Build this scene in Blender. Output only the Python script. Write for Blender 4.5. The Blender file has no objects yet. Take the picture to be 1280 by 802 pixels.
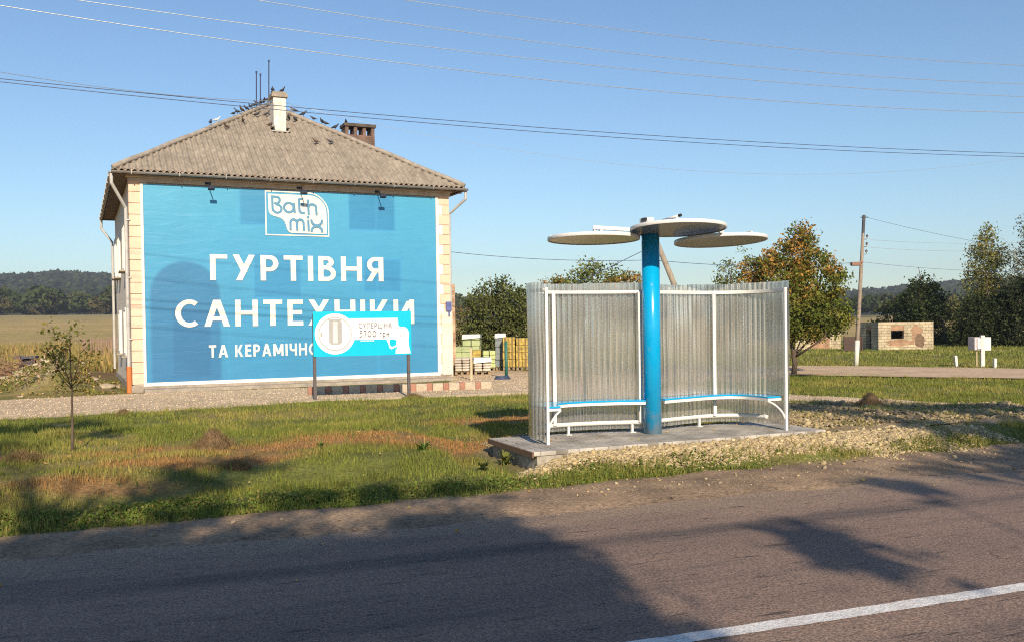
import bpy, math, random
import numpy as np
from mathutils import Vector, Matrix
R = math.radians
random.seed(7); rng = np.random.default_rng(7)
S = bpy.context.scene
COL = S.collection

# ------------------------------------------------------------------ camera
F_PX, CX, CY, EYE = 1165.0, 640.0, 426.0, 1.70
PITCH, ROLL = -0.016, 0.0148
Fw = np.array([0, math.cos(PITCH), math.sin(PITCH)])
U0 = np.array([0, -math.sin(PITCH), math.cos(PITCH)]); R0 = np.array([1.0, 0, 0])
Rt = math.cos(ROLL) * R0 - math.sin(ROLL) * U0
Up = math.sin(ROLL) * R0 + math.cos(ROLL) * U0
EYEP = np.array([0, 0, EYE])
cd = bpy.data.cameras.new('camera'); cam = bpy.data.objects.new('camera', cd); COL.objects.link(cam)
cam.matrix_world = Matrix(((Rt[0], Up[0], -Fw[0], 0), (Rt[1], Up[1], -Fw[1], 0), (Rt[2], Up[2], -Fw[2], EYE), (0, 0, 0, 1)))
cd.sensor_width = 36; cd.lens = F_PX / 1280 * 36; cd.shift_y = (CY - 401) / 1280
cd.clip_start = 0.1; cd.clip_end = 6000
S.camera = cam

# ------------------------------------------------------------------ sky, sun, exposure
SUN_EL, SUN_AZ = 27.0, 13.0            # sun behind the viewer, a little to the right
to_sun = Vector((math.sin(R(SUN_AZ)) * math.cos(R(SUN_EL)), -math.cos(R(SUN_AZ)) * math.cos(R(SUN_EL)), math.sin(R(SUN_EL))))
W = bpy.data.worlds.new('World'); S.world = W; W.use_nodes = True
nt = W.node_tree; bg = nt.nodes['Background']
sky = nt.nodes.new('ShaderNodeTexSky'); sky.sky_type = 'NISHITA'; sky.sun_disc = False
sky.sun_elevation = R(SUN_EL); sky.sun_rotation = R(180 - SUN_AZ)
sky.air_density = 1.1; sky.dust_density = 0.2; sky.ozone_density = 2.4
tint = nt.nodes.new('ShaderNodeMix'); tint.data_type = 'RGBA'; tint.blend_type = 'MULTIPLY'; tint.inputs[0].default_value = 1; tint.inputs[7].default_value = (.85, .968, 1.07, 1)
nt.links.new(sky.outputs[0], tint.inputs[6]); nt.links.new(tint.outputs[2], bg.inputs[0]); bg.inputs[1].default_value = 0.098
sl = bpy.data.lights.new('sun', 'SUN'); sl.energy = 5.0; sl.angle = R(0.53); sl.color = (1.0, 0.85, 0.64)
so = bpy.data.objects.new('sun', sl); COL.objects.link(so)
so.rotation_euler = to_sun.to_track_quat('Z', 'Y').to_euler()
S.view_settings.view_transform = 'Standard'; S.view_settings.look = 'None'
S.view_settings.exposure = 0.36; S.view_settings.gamma = 1.0; S.view_settings.use_curve_mapping = False
S.render.engine = 'CYCLES'
S.cycles.use_denoising = False; S.cycles.filter_width = 1.1
S.cycles.max_bounces = 10; S.cycles.transmission_bounces = 8; S.cycles.transparent_max_bounces = 12
S.cycles.volume_bounces = 0; S.cycles.caustics_reflective = False; S.cycles.caustics_refractive = False

# ------------------------------------------------------------------ projection helpers (photo pixel -> point in the place)
def ray(px, py):
    return Fw + (px - CX) / F_PX * Rt - (py - CY) / F_PX * Up
def G(px, py, z=0.0):
    d = ray(px, py); t = (z - EYE) / d[2]; return EYEP + t * d
def AT(px, py, Y):
    d = ray(px, py); return EYEP + d * (Y / d[1])

# ------------------------------------------------------------------ numpy noise
def _h(ix, iy, s):
    n = (ix.astype(np.int64) * 374761393 + iy.astype(np.int64) * 668265263 + s * 1442695041) & 0x7fffffff
    n = ((n ^ (n >> 13)) * 1274126177) & 0x7fffffff
    return ((n ^ (n >> 16)) & 0xffff) / 65535.0
def vnoise(x, y, s=0):
    ix = np.floor(x); iy = np.floor(y); fx = x - ix; fy = y - iy
    fx = fx * fx * (3 - 2 * fx); fy = fy * fy * (3 - 2 * fy)
    a = _h(ix, iy, s); b = _h(ix + 1, iy, s); c = _h(ix, iy + 1, s); d = _h(ix + 1, iy + 1, s)
    return (a * (1 - fx) + b * fx) * (1 - fy) + (c * (1 - fx) + d * fx) * fy
def fbm(x, y, o=4, s=0):
    x = np.asarray(x, float); y = np.asarray(y, float); t = 0; a = .5; n = 0
    for k in range(o):
        t = t + a * vnoise(x * 2 ** k, y * 2 ** k, s + k * 17); n += a; a *= .5
    return t / n
def sstep(a, b, x):
    t = np.clip((x - a) / (b - a), 0, 1); return t * t * (3 - 2 * t)
def inpoly(x, y, P):
    x = np.asarray(x); y = np.asarray(y); r = np.zeros(x.shape, bool); n = len(P)
    for i in range(n):
        x1, y1 = P[i][0], P[i][1]; x2, y2 = P[(i + 1) % n][0], P[(i + 1) % n][1]
        if y1 == y2: continue
        c = ((y1 > y) != (y2 > y)) & (x < (x2 - x1) * (y - y1) / (y2 - y1) + x1); r ^= c
    return r
def blob(x, y, c, rx, ry=None, rot=0):
    ry = ry or rx; dx = x - c[0]; dy = y - c[1]; ca, sa = math.cos(rot), math.sin(rot)
    return np.exp(-(((dx * ca + dy * sa) / rx) ** 2 + ((-dx * sa + dy * ca) / ry) ** 2))

# ------------------------------------------------------------------ materials
def N(nt, t, **kw):
    n = nt.nodes.new(t)
    for k, v in kw.items():
        if k.startswith('i_'):
            n.inputs[k[2:].replace('_', ' ')].default_value = v
        else: setattr(n, k, v)
    return n
MATS = {}
def mat(name, c1, c2=None, scale=4.0, rough=.8, bump=.0, bscale=30.0, metal=0.0, attr=False, stretch=None, fine=None, spec=.4, lo=.35, hi=.65, coat=0, trans=0):
    if name in MATS: return MATS[name]
    m = bpy.data.materials.new(name); m.use_nodes = True; t = m.node_tree; L = t.links.new
    b = t.nodes['Principled BSDF']; b.inputs['Roughness'].default_value = rough; b.inputs['Metallic'].default_value = metal
    b.inputs['Specular IOR Level'].default_value = spec; b.inputs['Coat Weight'].default_value = coat
    tc = N(t, 'ShaderNodeTexCoord'); co = tc.outputs['Object']
    if stretch:
        mp = N(t, 'ShaderNodeMapping'); mp.inputs['Scale'].default_value = stretch; L(co, mp.inputs[0]); co = mp.outputs[0]
    c2 = c2 or tuple(c * .8 for c in c1)
    n1 = N(t, 'ShaderNodeTexNoise', i_Scale=scale, i_Detail=6.0, i_Roughness=.62); L(co, n1.inputs['Vector'])
    r = N(t, 'ShaderNodeMapRange'); r.inputs[1].default_value = lo; r.inputs[2].default_value = hi; L(n1.outputs['Fac'], r.inputs[0])
    mx = N(t, 'ShaderNodeMix', data_type='RGBA'); mx.inputs[6].default_value = (*c1, 1); mx.inputs[7].default_value = (*c2, 1); L(r.outputs[0], mx.inputs[0])
    out = mx.outputs[2]
    if fine:                                   # (scale, amount): fine speckle
        n2 = N(t, 'ShaderNodeTexNoise', i_Scale=fine[0], i_Detail=3.0); L(co, n2.inputs['Vector'])
        r2 = N(t, 'ShaderNodeMapRange'); r2.inputs[1].default_value = .3; r2.inputs[2].default_value = .7
        r2.inputs[3].default_value = 1 - fine[1]; r2.inputs[4].default_value = 1 + fine[1]; L(n2.outputs['Fac'], r2.inputs[0])
        m2 = N(t, 'ShaderNodeMix', data_type='RGBA', blend_type='MULTIPLY'); m2.inputs[0].default_value = 1
        L(out, m2.inputs[6]); L(r2.outputs[0], m2.inputs[7]); out = m2.outputs[2]
    if attr:
        at = N(t, 'ShaderNodeAttribute', attribute_name='Col'); m3 = N(t, 'ShaderNodeMix', data_type='RGBA', blend_type='MULTIPLY'); m3.inputs[0].default_value = 1
        L(at.outputs['Color'], m3.inputs[6]); L(out, m3.inputs[7]); out = m3.outputs[2]
    L(out, b.inputs['Base Color'])
    if bump:
        n4 = N(t, 'ShaderNodeTexNoise', i_Scale=bscale, i_Detail=5.0); L(co, n4.inputs['Vector'])
        bp = N(t, 'ShaderNodeBump'); bp.inputs['Strength'].default_value = bump; bp.inputs['Distance'].default_value = .02
        L(n4.outputs['Fac'], bp.inputs['Height']); L(bp.outputs[0], b.inputs['Normal'])
    if trans:
        tr = N(t, 'ShaderNodeBsdfTranslucent'); L(out, tr.inputs[0]); ms = N(t, 'ShaderNodeMixShader'); ms.inputs[0].default_value = trans
        L(b.outputs[0], ms.inputs[1]); L(tr.outputs[0], ms.inputs[2]); L(ms.outputs[0], t.nodes['Material Output'].inputs[0])
    MATS[name] = m; return m

# ------------------------------------------------------------------ mesh helpers
def link(name, me, m, parent=None, smooth=False):
    o = bpy.data.objects.new(name, me); COL.objects.link(o)
    if m: me.materials.append(m)
    if parent: o.parent = parent
    if smooth: me.polygons.foreach_set('use_smooth', np.ones(len(me.polygons), bool))
    return o
def np_mesh(name, V, Fc, m, parent=None, col=None, smooth=False):
    V = np.asarray(V, np.float32); Fc = np.asarray(Fc, np.int32); k = Fc.shape[1]
    me = bpy.data.meshes.new(name); me.vertices.add(len(V)); me.vertices.foreach_set('co', V.ravel())
    me.loops.add(Fc.size); me.loops.foreach_set('vertex_index', Fc.ravel())
    me.polygons.add(len(Fc)); me.polygons.foreach_set('loop_start', np.arange(0, Fc.size, k, dtype=np.int32))
    me.update(calc_edges=True)
    if col is not None:
        c = np.ones((len(V), 4), np.float32); c[:, :3] = col
        a = me.color_attributes.new('Col', 'FLOAT_COLOR', 'POINT'); a.data.foreach_set('color', c.ravel())
    return link(name, me, m, parent, smooth)
class MB:
    def __init__(s): s.v = []; s.f = []
    def add(s, V, Fc):
        o = len(s.v); s.v += [tuple(map(float, p)) for p in V]; s.f += [tuple(i + o for i in f) for f in Fc]; return s
    def box(s, c, d, rz=0, M=None):
        x, y, z = d[0] / 2, d[1] / 2, d[2] / 2
        P = [(-x, -y, -z), (x, -y, -z), (x, y, -z), (-x, y, -z), (-x, -y, z), (x, -y, z), (x, y, z), (-x, y, z)]
        if M is None: M = Matrix.Rotation(rz, 3, 'Z')
        P = [Vector(c) + M @ Vector(p) for p in P]
        return s.add(P, [(0, 3, 2, 1), (4, 5, 6, 7), (0, 1, 5, 4), (1, 2, 6, 5), (2, 3, 7, 6), (3, 0, 4, 7)])
    def bar(s, a, b, w, h=None):                # square bar between two points
        a, b = Vector(a), Vector(b); d = b - a; q = d.to_track_quat('Z', 'Y').to_matrix()
        return s.box((a + b) / 2, (w, h or w, d.length), M=q)
    def tube(s, pts, r, n=8, cap=True):
        pts = [Vector(p) for p in pts]; rr = r if hasattr(r, '__len__') else [r] * len(pts); V = []; Fc = []
        ref = Vector((0, 0, 1))
        for i, p in enumerate(pts):
            d = (pts[min(i + 1, len(pts) - 1)] - pts[max(i - 1, 0)]).normalized()
            rf = ref if abs(d.dot(ref)) < .95 else Vector((1, 0, 0))
            if i == 0: x = d.cross(rf).normalized()
            else:
                x = (x - d * x.dot(d)); x = x.normalized() if x.length > 1e-5 else d.cross(rf).normalized()
            y = d.cross(x)
            for k in range(n):
                a = 2 * math.pi * k / n; V.append(p + (x * math.cos(a) + y * math.sin(a)) * rr[i])
        for i in range(len(pts) - 1):
            for k in range(n):
                Fc.append((i * n + k, i * n + (k + 1) % n, (i + 1) * n + (k + 1) % n, (i + 1) * n + k))
        if cap: Fc += [tuple(range(n))[::-1], tuple((len(pts) - 1) * n + k for k in range(n))]
        return s.add(V, Fc)
    def lathe(s, prof, n=32, M=None, c=(0, 0, 0)):
        V = []; Fc = []; M = M or Matrix.Identity(3)
        for r, z in prof:
            for k in range(n):
                a = 2 * math.pi * k / n; V.append(Vector(c) + M @ Vector((r * math.cos(a), r * math.sin(a), z)))
        for i in range(len(prof) - 1):
            for k in range(n): Fc.append((i * n + k, i * n + (k + 1) % n, (i + 1) * n + (k + 1) % n, (i + 1) * n + k))
        return s.add(V, Fc)
    def prism(s, poly, z0, z1):                # poly of (x,y), counter-clockwise
        n = len(poly); V = [(x, y, z0) for x, y in poly] + [(x, y, z1) for x, y in poly]
        return s.add(V, [tuple(range(n))[::-1], tuple(range(n, 2 * n))] + [(i, (i + 1) % n, n + (i + 1) % n, n + i) for i in range(n)])
    def build(s, name, m, parent=None, smooth=False, bevel=0, seg=2):
        me = bpy.data.meshes.new(name); me.from_pydata(s.v, [], s.f); me.update()
        o = link(name, me, m, parent, smooth)
        if bevel:
            b = o.modifiers.new('bevel', 'BEVEL'); b.width = bevel; b.segments = seg; b.limit_method = 'ANGLE'
        return o
def tag(o, label, cat, group=None):
    o['label'] = label; o['category'] = cat
    if group: o['group'] = group
    return o
def thing(name, label, cat, loc=(0, 0, 0), rz=0, group=None):
    o = bpy.data.objects.new(name, None); COL.objects.link(o); o.location = tuple(float(v) for v in loc); o.rotation_euler = (0, 0, rz)
    return tag(o, label, cat, group)
def kind(o, k): o['kind'] = k; return o
def crom(P, n=10):                              # Catmull-Rom through points
    P = [np.array(p, float) for p in P]; P = [2 * P[0] - P[1]] + P + [2 * P[-1] - P[-2]]; out = []
    for i in range(1, len(P) - 2):
        for k in range(n):
            t = k / n; a, b, c, d = P[i - 1:i + 3]
            out.append(.5 * (2 * b + (c - a) * t + (2 * a - 5 * b + 4 * c - d) * t * t + (3 * b - a - 3 * c + d) * t ** 3))
    out.append(P[-2]); return np.array(out)
def resample(P, step):
    P = np.asarray(P); d = np.r_[0, np.cumsum(np.linalg.norm(np.diff(P, axis=0), axis=1))]
    n = max(2, int(round(d[-1] / step)) + 1); s = np.linspace(0, d[-1], n)
    return np.stack([np.interp(s, d, P[:, k]) for k in range(P.shape[1])], 1)
def glyph(ch, w, h):
    """letter as convex pieces in a box one unit high; returns (width, pieces)"""
    Q = []
    def r(x0, y0, x1, y1): Q.append([(x0, y0), (x1, y0), (x1, y1), (x0, y1)])
    def p(xb, xt, y0, y1, hw=None): hw = hw or w * 1.12; Q.append([(xb, y0), (xb + hw, y0), (xt + hw, y1), (xt, y1)])
    def a(cx, cy, rx, ry, a0, a1, n=14):
        for k in range(n):
            t0, t1 = R(a0 + (a1 - a0) * k / n), R(a0 + (a1 - a0) * (k + 1) / n); i = lambda t, s_: (cx + (rx - s_ * w) * math.cos(t), cy + (ry - s_ * h) * math.sin(t)); Q.append([i(t0, 0), i(t1, 0), i(t1, 1), i(t0, 1)])
    W_ = 0
    if ch == 'Г': r(0, 0, w, 1); r(w, 1 - h, .62, 1); W_ = .62
    elif ch == 'Т': r(.36 - w / 2, 0, .36 + w / 2, 1 - h); r(0, 1 - h, .72, 1); W_ = .72
    elif ch in 'ІЇ':
        o = .14 if ch == 'Ї' else 0; r(o, 0, o + w, 1 if ch == 'І' else 1); W_ = w + 2 * o
        if o: r(0, 1.1, w * .8, 1.1 + w * .8); r(W_ - w * .8, 1.1, W_, 1.1 + w * .8)
    elif ch == 'Н': r(0, 0, w, 1); r(.84 - w, 0, .84, 1); r(w, .43, .84 - w, .43 + h); W_ = .84
    elif ch == 'П': r(0, 0, w, 1); r(.82 - w, 0, .82, 1); r(w, 1 - h, .82 - w, 1); W_ = .82
    elif ch == 'Р': r(0, 0, w, 1); r(w, 1 - h, .34, 1); r(w, .36, .34, .36 + h); a(.34, .68, .33, .32, -90, 90); W_ = .67
    elif ch == 'В': r(0, 0, w, 1); r(w, 1 - h, .33, 1); r(w, .46, .35, .46 + h); r(w, 0, .35, h); a(.33, .765, .28, .235, -90, 90); a(.35, .30, .34, .30, -90, 90); W_ = .69
    elif ch == 'Я': r(.68 - w, 0, .68, 1); r(.34, 1 - h, .68 - w, 1); r(.30, .36, .68 - w, .36 + h); a(.34, .68, .33, .32, 90, 270); p(-.02, .22, 0, .40); W_ = .68
    elif ch == 'У': p(.10, .58, 0, 1); p(.30, 0, .34, 1); W_ = .58 + w * 1.12
    elif ch == 'С': a(.50, .5, .50, .515, 52, 308, 22); W_ = .82
    elif ch == 'О': a(.51, .5, .51, .515, 0, 360, 30); W_ = 1.02
    elif ch == 'А': p(0, .33, 0, 1); p(.70, .37, 0, 1); r(.20, .22, .72, .22 + h * .9); W_ = .70 + w * 1.12
    elif ch == 'Е': r(0, 0, w, 1); r(w, 1 - h, .60, 1); r(w, .43, .56, .43 + h); r(w, 0, .60, h); W_ = .60
    elif ch == 'Х': p(0, .60, 0, 1); p(.62, .02, 0, 1); W_ = .62 + w * 1.12
    elif ch == 'К': r(0, 0, w, 1); p(w * .8, .52, .40, 1); p(.56, w * .9, 0, .58); W_ = .56 + w * 1.12
    elif ch == 'И': r(0, 0, w, 1); r(.88 - w, 0, .88, 1); p(w * .35, .88 - w * 1.55, .06, .94, w * 1.2); W_ = .88
    elif ch == 'М': r(0, 0, w, 1); r(1.04 - w, 0, 1.04, 1); p(.42, w * .1, .16, 1); p(.42, 1.04 - w * 1.22, .16, 1); W_ = 1.04
    elif ch == 'Ч': r(.76 - w, 0, .76, 1); r(0, .66, w, 1); a(.30, .66, .30, .30, 180, 270, 8); r(.30, .36, .76 - w, .36 + h); W_ = .76
    elif ch == 'Л': r(.80 - w, 0, .80, 1); r(.28, 1 - h, .80 - w, 1); p(0, .20, 0, 1, w); W_ = .80
    elif ch == 'Ц': r(0, 0, w, 1); r(.80 - w, 0, .80, 1); r(w, 0, .80 - w, h); r(.80, -.22, .80 + w, h); W_ = .80 + w
    elif ch == '5': r(.08, 1 - h, .60, 1); r(.08, .52, .08 + w, 1 - h); r(.08 + w, .52, .32, .52 + h); a(.32, .31 + h / 2, .33, .31 + h / 2, -90, 90); r(0, 0, .32, h); W_ = .65
    elif ch == '7': r(0, 1 - h, .62, 1); p(.14, .60 - w, 0, 1 - h); W_ = .62
    elif ch == '0': a(.40, .5, .40, .5, 0, 360, 26); W_ = .80
    elif ch == 'г': r(0, 0, w, .7); r(w, .7 - h, .42, .7); W_ = .42
    elif ch == 'р': r(0, -.26, w, .7); a(.28, .35, .28, .35, 0, 360, 20); W_ = .56
    elif ch == 'н': r(0, 0, w, .7); r(.54 - w, 0, .54, .7); r(w, .33, .54 - w, .33 + h); W_ = .54
    else: W_ = .28
    return W_, Q
def lettering(body, box, y, m, parent, w=.2, h=.165, gap=.20):
    x0, x1, z0, z1 = box; pen = 0; A = []
    for ch in body: W_, Q = glyph(ch, w, h); A += [[(pen + px, py) for px, py in q] for q in Q]; pen += W_ + gap
    sx = (x1 - x0) / (pen - gap); mb = MB()
    for k, q in enumerate(A): mb.add([(x0 + px * sx, y - .0007 * (k % 5), z0 + py * (z1 - z0)) for px, py in q], [(0, 1, 2, 3)])
    return mb.build('lettering', m, parent)
def flat(name, poly, y, m, parent, holes=()):   # a flat printed shape standing in the local x-z plane
    return MB().add([(x, y, z) for x, z in poly], [tuple(range(len(poly)))]).build(name, m, parent)

# ------------------------------------------------------------------ the lie of the land
RA = R(20.6); ru = np.array([math.cos(RA), math.sin(RA)]); rn = np.array([-math.sin(RA), math.cos(RA)])
def perp(x, y): return x * rn[0] + y * rn[1]
def along(x, y): return x * ru[0] + y * ru[1]
GEDGE = [G(x, y) for x, y in ((-400, 706), (-150, 685), (0, 670), (200, 651), (400, 633), (520, 624), (640, 613), (740, 603), (890, 587), (1040, 575), (1156, 565), (1280, 555), (1500, 546), (1900, 533))]
GE_S = np.array([along(p[0], p[1]) for p in GEDGE]); GE_P = np.array([perp(p[0], p[1]) for p in GEDGE])
def grass_edge(x, y):
    s = along(x, y); return np.interp(s, GE_S, GE_P) + (fbm(s * 1.7, s * 0 + 3, 3, 5) - .5) * .28
SH_O = np.array([0.42, 11.33]); SH_R = R(19.8); su = np.array([math.cos(SH_R), math.sin(SH_R)]); sv = np.array([-math.sin(SH_R), math.cos(SH_R)])
def sh_uv(x, y): dx = x - SH_O[0]; dy = y - SH_O[1]; return dx * su[0] + dy * su[1], dx * sv[0] + dy * sv[1]
SLAB = [(-.39, -.53), (3.95, -.18), (3.92, 1.16), (-.43, .98)]
SLAB_Z = .25
def slab_front(u): return -.53 + (u + .39) * (.37 / 4.64)
def ramp_w(u): return np.interp(u, [-.6, 0, 3.8, 6, 9], [.42, .5, 1.05, 1.35, 1.5])
P_ = lambda L: [tuple(G(a, b)[:2]) for a, b in L]
PATH = P_([(-500, 553), (-200, 537), (0, 525), (160, 517), (400, 503), (560, 497), (660, 494.5), (800, 496), (985, 502), (1090, 505), (1180, 508), (1240, 507), (1180, 503), (1090, 498), (985, 493), (860, 481), (720, 466), (640, 463), (575, 464), (562, 478), (172, 492), (60, 497), (0, 500), (-200, 509), (-500, 520)])
DIRT = P_([(800, 459), (985, 458), (1100, 459), (1280, 462), (1600, 468), (1600, 484), (1280, 474.5), (1100, 472), (985, 470), (800, 472)])
RUB = P_([(940, 548), (985, 506), (1090, 504), (1180, 505), (1290, 507), (1500, 520), (1500, 548), (1280, 541), (1160, 551), (1040, 558)])
BO = np.array([-10.58, 26.0]); BR = R(25.0); e1 = np.array([math.cos(BR), math.sin(BR)]); e2 = np.array([-math.sin(BR), math.cos(BR)])
BW, BD, BH = 9.46, 11.0, 6.02
def b_loc(x, y): dx = x - BO[0]; dy = y - BO[1]; return dx * e1[0] + dy * e1[1], dx * e2[0] + dy * e2[1]
MND = [(G(122, 492), 1.5, 1.7, .85), (G(152, 488), 1.2, 1.6, .7), (G(20, 497), 2.4, 1.1, .14), (G(75, 492), 1.3, 1.2, .34)]
MND = [((c[0] - 1.2, c[1] + 2.0), a, b, h) for c, a, b, h in MND]
RIDGE_PX = ([-700, 0, 75, 145, 300, 600, 1045, 1211, 1400, 2000], [40, 50, 55, 53, 40, 20, 20, 30, 33, 25])
def H(x, y):
    x = np.asarray(x, float); y = np.asarray(y, float)
    r = np.hypot(x, y); p = perp(x, y); s = along(x, y); ge = grass_edge(x, y); z = np.zeros_like(r)
    d = p - ge                                            # metres into the grass
    lawn = sstep(.2, 1.2, d) * (1 - sstep(55, 90, r))
    hard = inpoly(x, y, PATH) | inpoly(x, y, DIRT)
    bu, bv = b_loc(x, y); hard |= (bu > -.6) & (bu < BW + .6) & (bv > -.6) & (bv < BD + .6)
    und = (fbm(x * .9, y * .9, 4, 2) - .5) * .14 + (fbm(x * .25, y * .25, 2, 9) - .5) * .2
    z = z + np.where(hard, 0, und * lawn * (1 - .6 * sstep(18, 24, r)))
    bank = sstep(1.0, 2.6, d + (fbm(x * .8, y * .8, 3, 21) - .5) * 1.2) * (1 - sstep(5.5, 9, d)) * (1 - sstep(-1.2, -.2, sh_uv(x, y)[0]))
    z = z + bank * .2
    # the ditch just left of the slab, and the stony ramp in front and to the right of it
    u, v = sh_uv(x, y)
    z = z - .24 * np.exp(-((u + .72) / .33) ** 2) * sstep(-.7, -.2, v) * (1 - sstep(1.5, 2.2, v))
    fr = slab_front(u) - v
    ramp = .2 * (1 - sstep(0.0, 1.0, fr / ramp_w(u))) * sstep(-.75, .25, u) * (1 - sstep(6, 11, u)) * (1 - sstep(1.3, 2.6, v))
    z = np.where((u > -.42) & (u < 3.98), np.where((fr < 0) & (v < 1.0), np.minimum(z, .12), np.maximum(z, ramp)), np.maximum(z, ramp))
    z = z + inpoly(x, y, RUB) * (fbm(x * 2, y * 2, 3, 4) - .35) * .16
    for c, a, b, h in MND:
        z = z + h * blob(x, y, c, a, b, BR) * (.75 + .5 * fbm(x * 1.5, y * 1.5, 3, 31)) * np.where(hard, 0, 1) * sstep(-.6, -2.0, bu) * sstep(0, .8, d - 7)
    z = np.where((p < 7.98), -.02 + 0 * z, z)
    # fields rise gently, wooded hills stand behind
    az = 640 + F_PX * x / np.maximum(y, 1e-3); az = np.where(y > 1, np.clip(az, -2000, 3000), 3000)
    rise = np.interp(az, [-200, 150, 600, 1100, 1500], [8.2, 8.2, 4.6, 3.4, 3.0])
    z = z + rise * sstep(50, 420, r) ** 1.0 + (fbm(x * .02, y * .02, 3, 12) - .5) * 1.0 * sstep(70, 250, r)
    top = 1.7 + np.interp(az, *RIDGE_PX) / F_PX * 1450
    z = z + np.maximum(top - rise, 0) * sstep(560, 1450, r) * (.93 + .16 * (fbm(x * .004, y * .004, 3, 40) - .2))
    return z

# colours of the ground (what grows or lies there)
def ground_cols(x, y):
    r = np.hypot(x, y); p = perp(x, y); ge = grass_edge(x, y); d = p - ge; n = x.shape[0]
    C = np.empty((n, 3)); f1 = fbm(x * .6, y * .6, 4, 61)[:, None]; f2 = fbm(x * 2.2, y * 2.2, 4, 71)[:, None]
    green = np.array([.14, .15, .04]); straw = np.array([.28, .21, .085]); dirt = np.array([.30, .215, .145]); soil = np.array([.13, .085, .05])
    C[:] = green * (1 - .7 * sstep(.45, .7, f1)) + straw * (.7 * sstep(.45, .7, f1))
    dr = dry_mask(x, y)[:, None]; C = C * (1 - dr) + np.array([.27, .16, .07]) * dr
    C = C * (.75 + .5 * f2)
    sh = (sstep(.15, -.15, d))[:, None]; C = C * (1 - sh) + dirt * (.75 + .5 * f2) * sh
    rub = inpoly(x, y, RUB)[:, None] * 1.0; C = C * (1 - rub) + np.array([.28, .22, .14]) * rub
    u, v = sh_uv(x, y); fr = slab_front(u) - v
    gv = (sstep(.7, .4, fr / ramp_w(u) + (f2[:, 0] - .5) * .6) * (v < 1.5) * sstep(-.65, -.3, u) * sstep(5.6, 4.6, u))[:, None]
    C = C * (1 - gv) + np.array([.33, .25, .14]) * gv
    for c, a, b, h in MND:
        w = (np.minimum(1, 1.4 * blob(x, y, c, a, b, BR)) * sstep(.3, .6, f2[:, 0]))[:, None]; C = C * (1 - w) + np.array([.26, .21, .13]) * w
    # fields
    fl = sstep(33, 40, r - (x > -3) * 16)[:, None]
    az = 640 + F_PX * x / np.maximum(y, 1.0)
    stripe = fbm(x * .012 + 5, y * .05, 3, 81)[:, None]
    fc = np.array([.46, .33, .15]) * (1 - stripe) + np.array([.34, .27, .10]) * stripe
    fg = sstep(230, 300, r)[:, None]; fc = fc * (1 - fg) + np.array([.32, .265, .12]) * fg
    fb = (sstep(58, 40, r))[:, None]; fc = fc * (1 - fb) + np.array([.2, .13, .06]) * fb
    fr_ = (sstep(950, 1000, az) * sstep(110, 60, r))[:, None]; fc = fc * (1 - fr_) + np.array([.16, .185, .045]) * fr_
    C = C * (1 - fl) + fc * fl * (.8 + .4 * fbm(x * .3, y * .3, 3, 91)[:, None])
    hl = sstep(600, 800, r)[:, None]; C = C * (1 - hl) + np.array([.035, .05, .022]) * hl
    return np.clip(C, .01, .6)
DRYB = [(G(530, 562), 1.35, .75), (G(440, 566), .9, .5), (G(345, 575), .7, .3), (G(190, 600), .6, .25), (G(60, 588), 1.0, .22), (G(235, 573), .6, .3), (G(290, 588), .8, .35), (G(110, 620), .9, .22), (G(390, 572), 1.0, .3), (G(650, 525), 1.2, .5), (G(20, 590), .5, .25)]
def dry_mask(x, y):
    w = np.zeros_like(x)
    for c, a, b in DRYB: w = np.maximum(w, np.minimum(1, 1.5 * blob(x, y, c, a, b, R(8))))
    return np.clip(w * (.45 + 1.1 * fbm(x * 2.0, y * 2.0, 3, 101)), 0, 1)

# ------------------------------------------------------------------ ground sheet (polar grid, fine near the viewer, out to the hills)
def polar(name, r0, r1, nr, m):
    rr = r0 * (r1 / r0) ** (np.arange(nr) / (nr - 1))
    a1 = np.arange(-44, 44, .2); a2 = np.arange(44, 316, 4.0); aa = np.radians(np.r_[a1, a2]); na = len(aa)
    A, Q = np.meshgrid(aa, rr); x = (Q * np.sin(A)).ravel(); y = (Q * np.cos(A)).ravel(); z = H(x, y)
    V = np.stack([x, y, z], 1); i = np.arange(nr - 1)[:, None] * na; k = np.arange(na)[None]; k2 = (k + 1) % na
    Fc = np.stack([i + k, i + na + k, i + na + k2, i + k2], -1).reshape(-1, 4)[:, ::-1]
    V = np.r_[V, [[0, 0, float(V[0, 2])]]]
    o = np_mesh(name, V, Fc, m, None, ground_cols(V[:, 0], V[:, 1]), smooth=True); return o
GM = mat('ground_soil', (1.25, 1.2, 1.15), (.7, .7, .72), scale=1.7, rough=.95, bump=.7, bscale=26, attr=True, fine=(24, .35), spec=.15)
kind(polar('ground', 1.2, 1750, 430, GM), 'structure')

def sheet(name, poly, step, zoff, m, jit=.15, colf=None, attr=False):
    """a thin ground-hugging sheet with a ragged border"""
    P = np.array(poly); Q = np.r_[P, P[:1]]; B = resample(Q, step)[:-1]
    ang = np.gradient(B, axis=0); nrm = np.stack([ang[:, 1], -ang[:, 0]], 1); nrm /= np.linalg.norm(nrm, axis=1)[:, None] + 1e-9
    B = B + nrm * ((fbm(B[:, 0] * 1.5, B[:, 1] * 1.5, 3, 44) - .5) * 2 * jit)[:, None]
    z = H(B[:, 0], B[:, 1]) * 0 + zoff
    mb = MB().add(np.c_[B, z], [tuple(range(len(B)))]); o = mb.build(name, m); return kind(o, 'structure')
gravel_m = mat('gravel_path', (.66, .50, .33), (.50, .375, .245), scale=1.1, rough=.95, bump=.9, bscale=60, fine=(30, .35), spec=.15)
sheet('path', PATH, .5, .014, gravel_m, .22)
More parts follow.
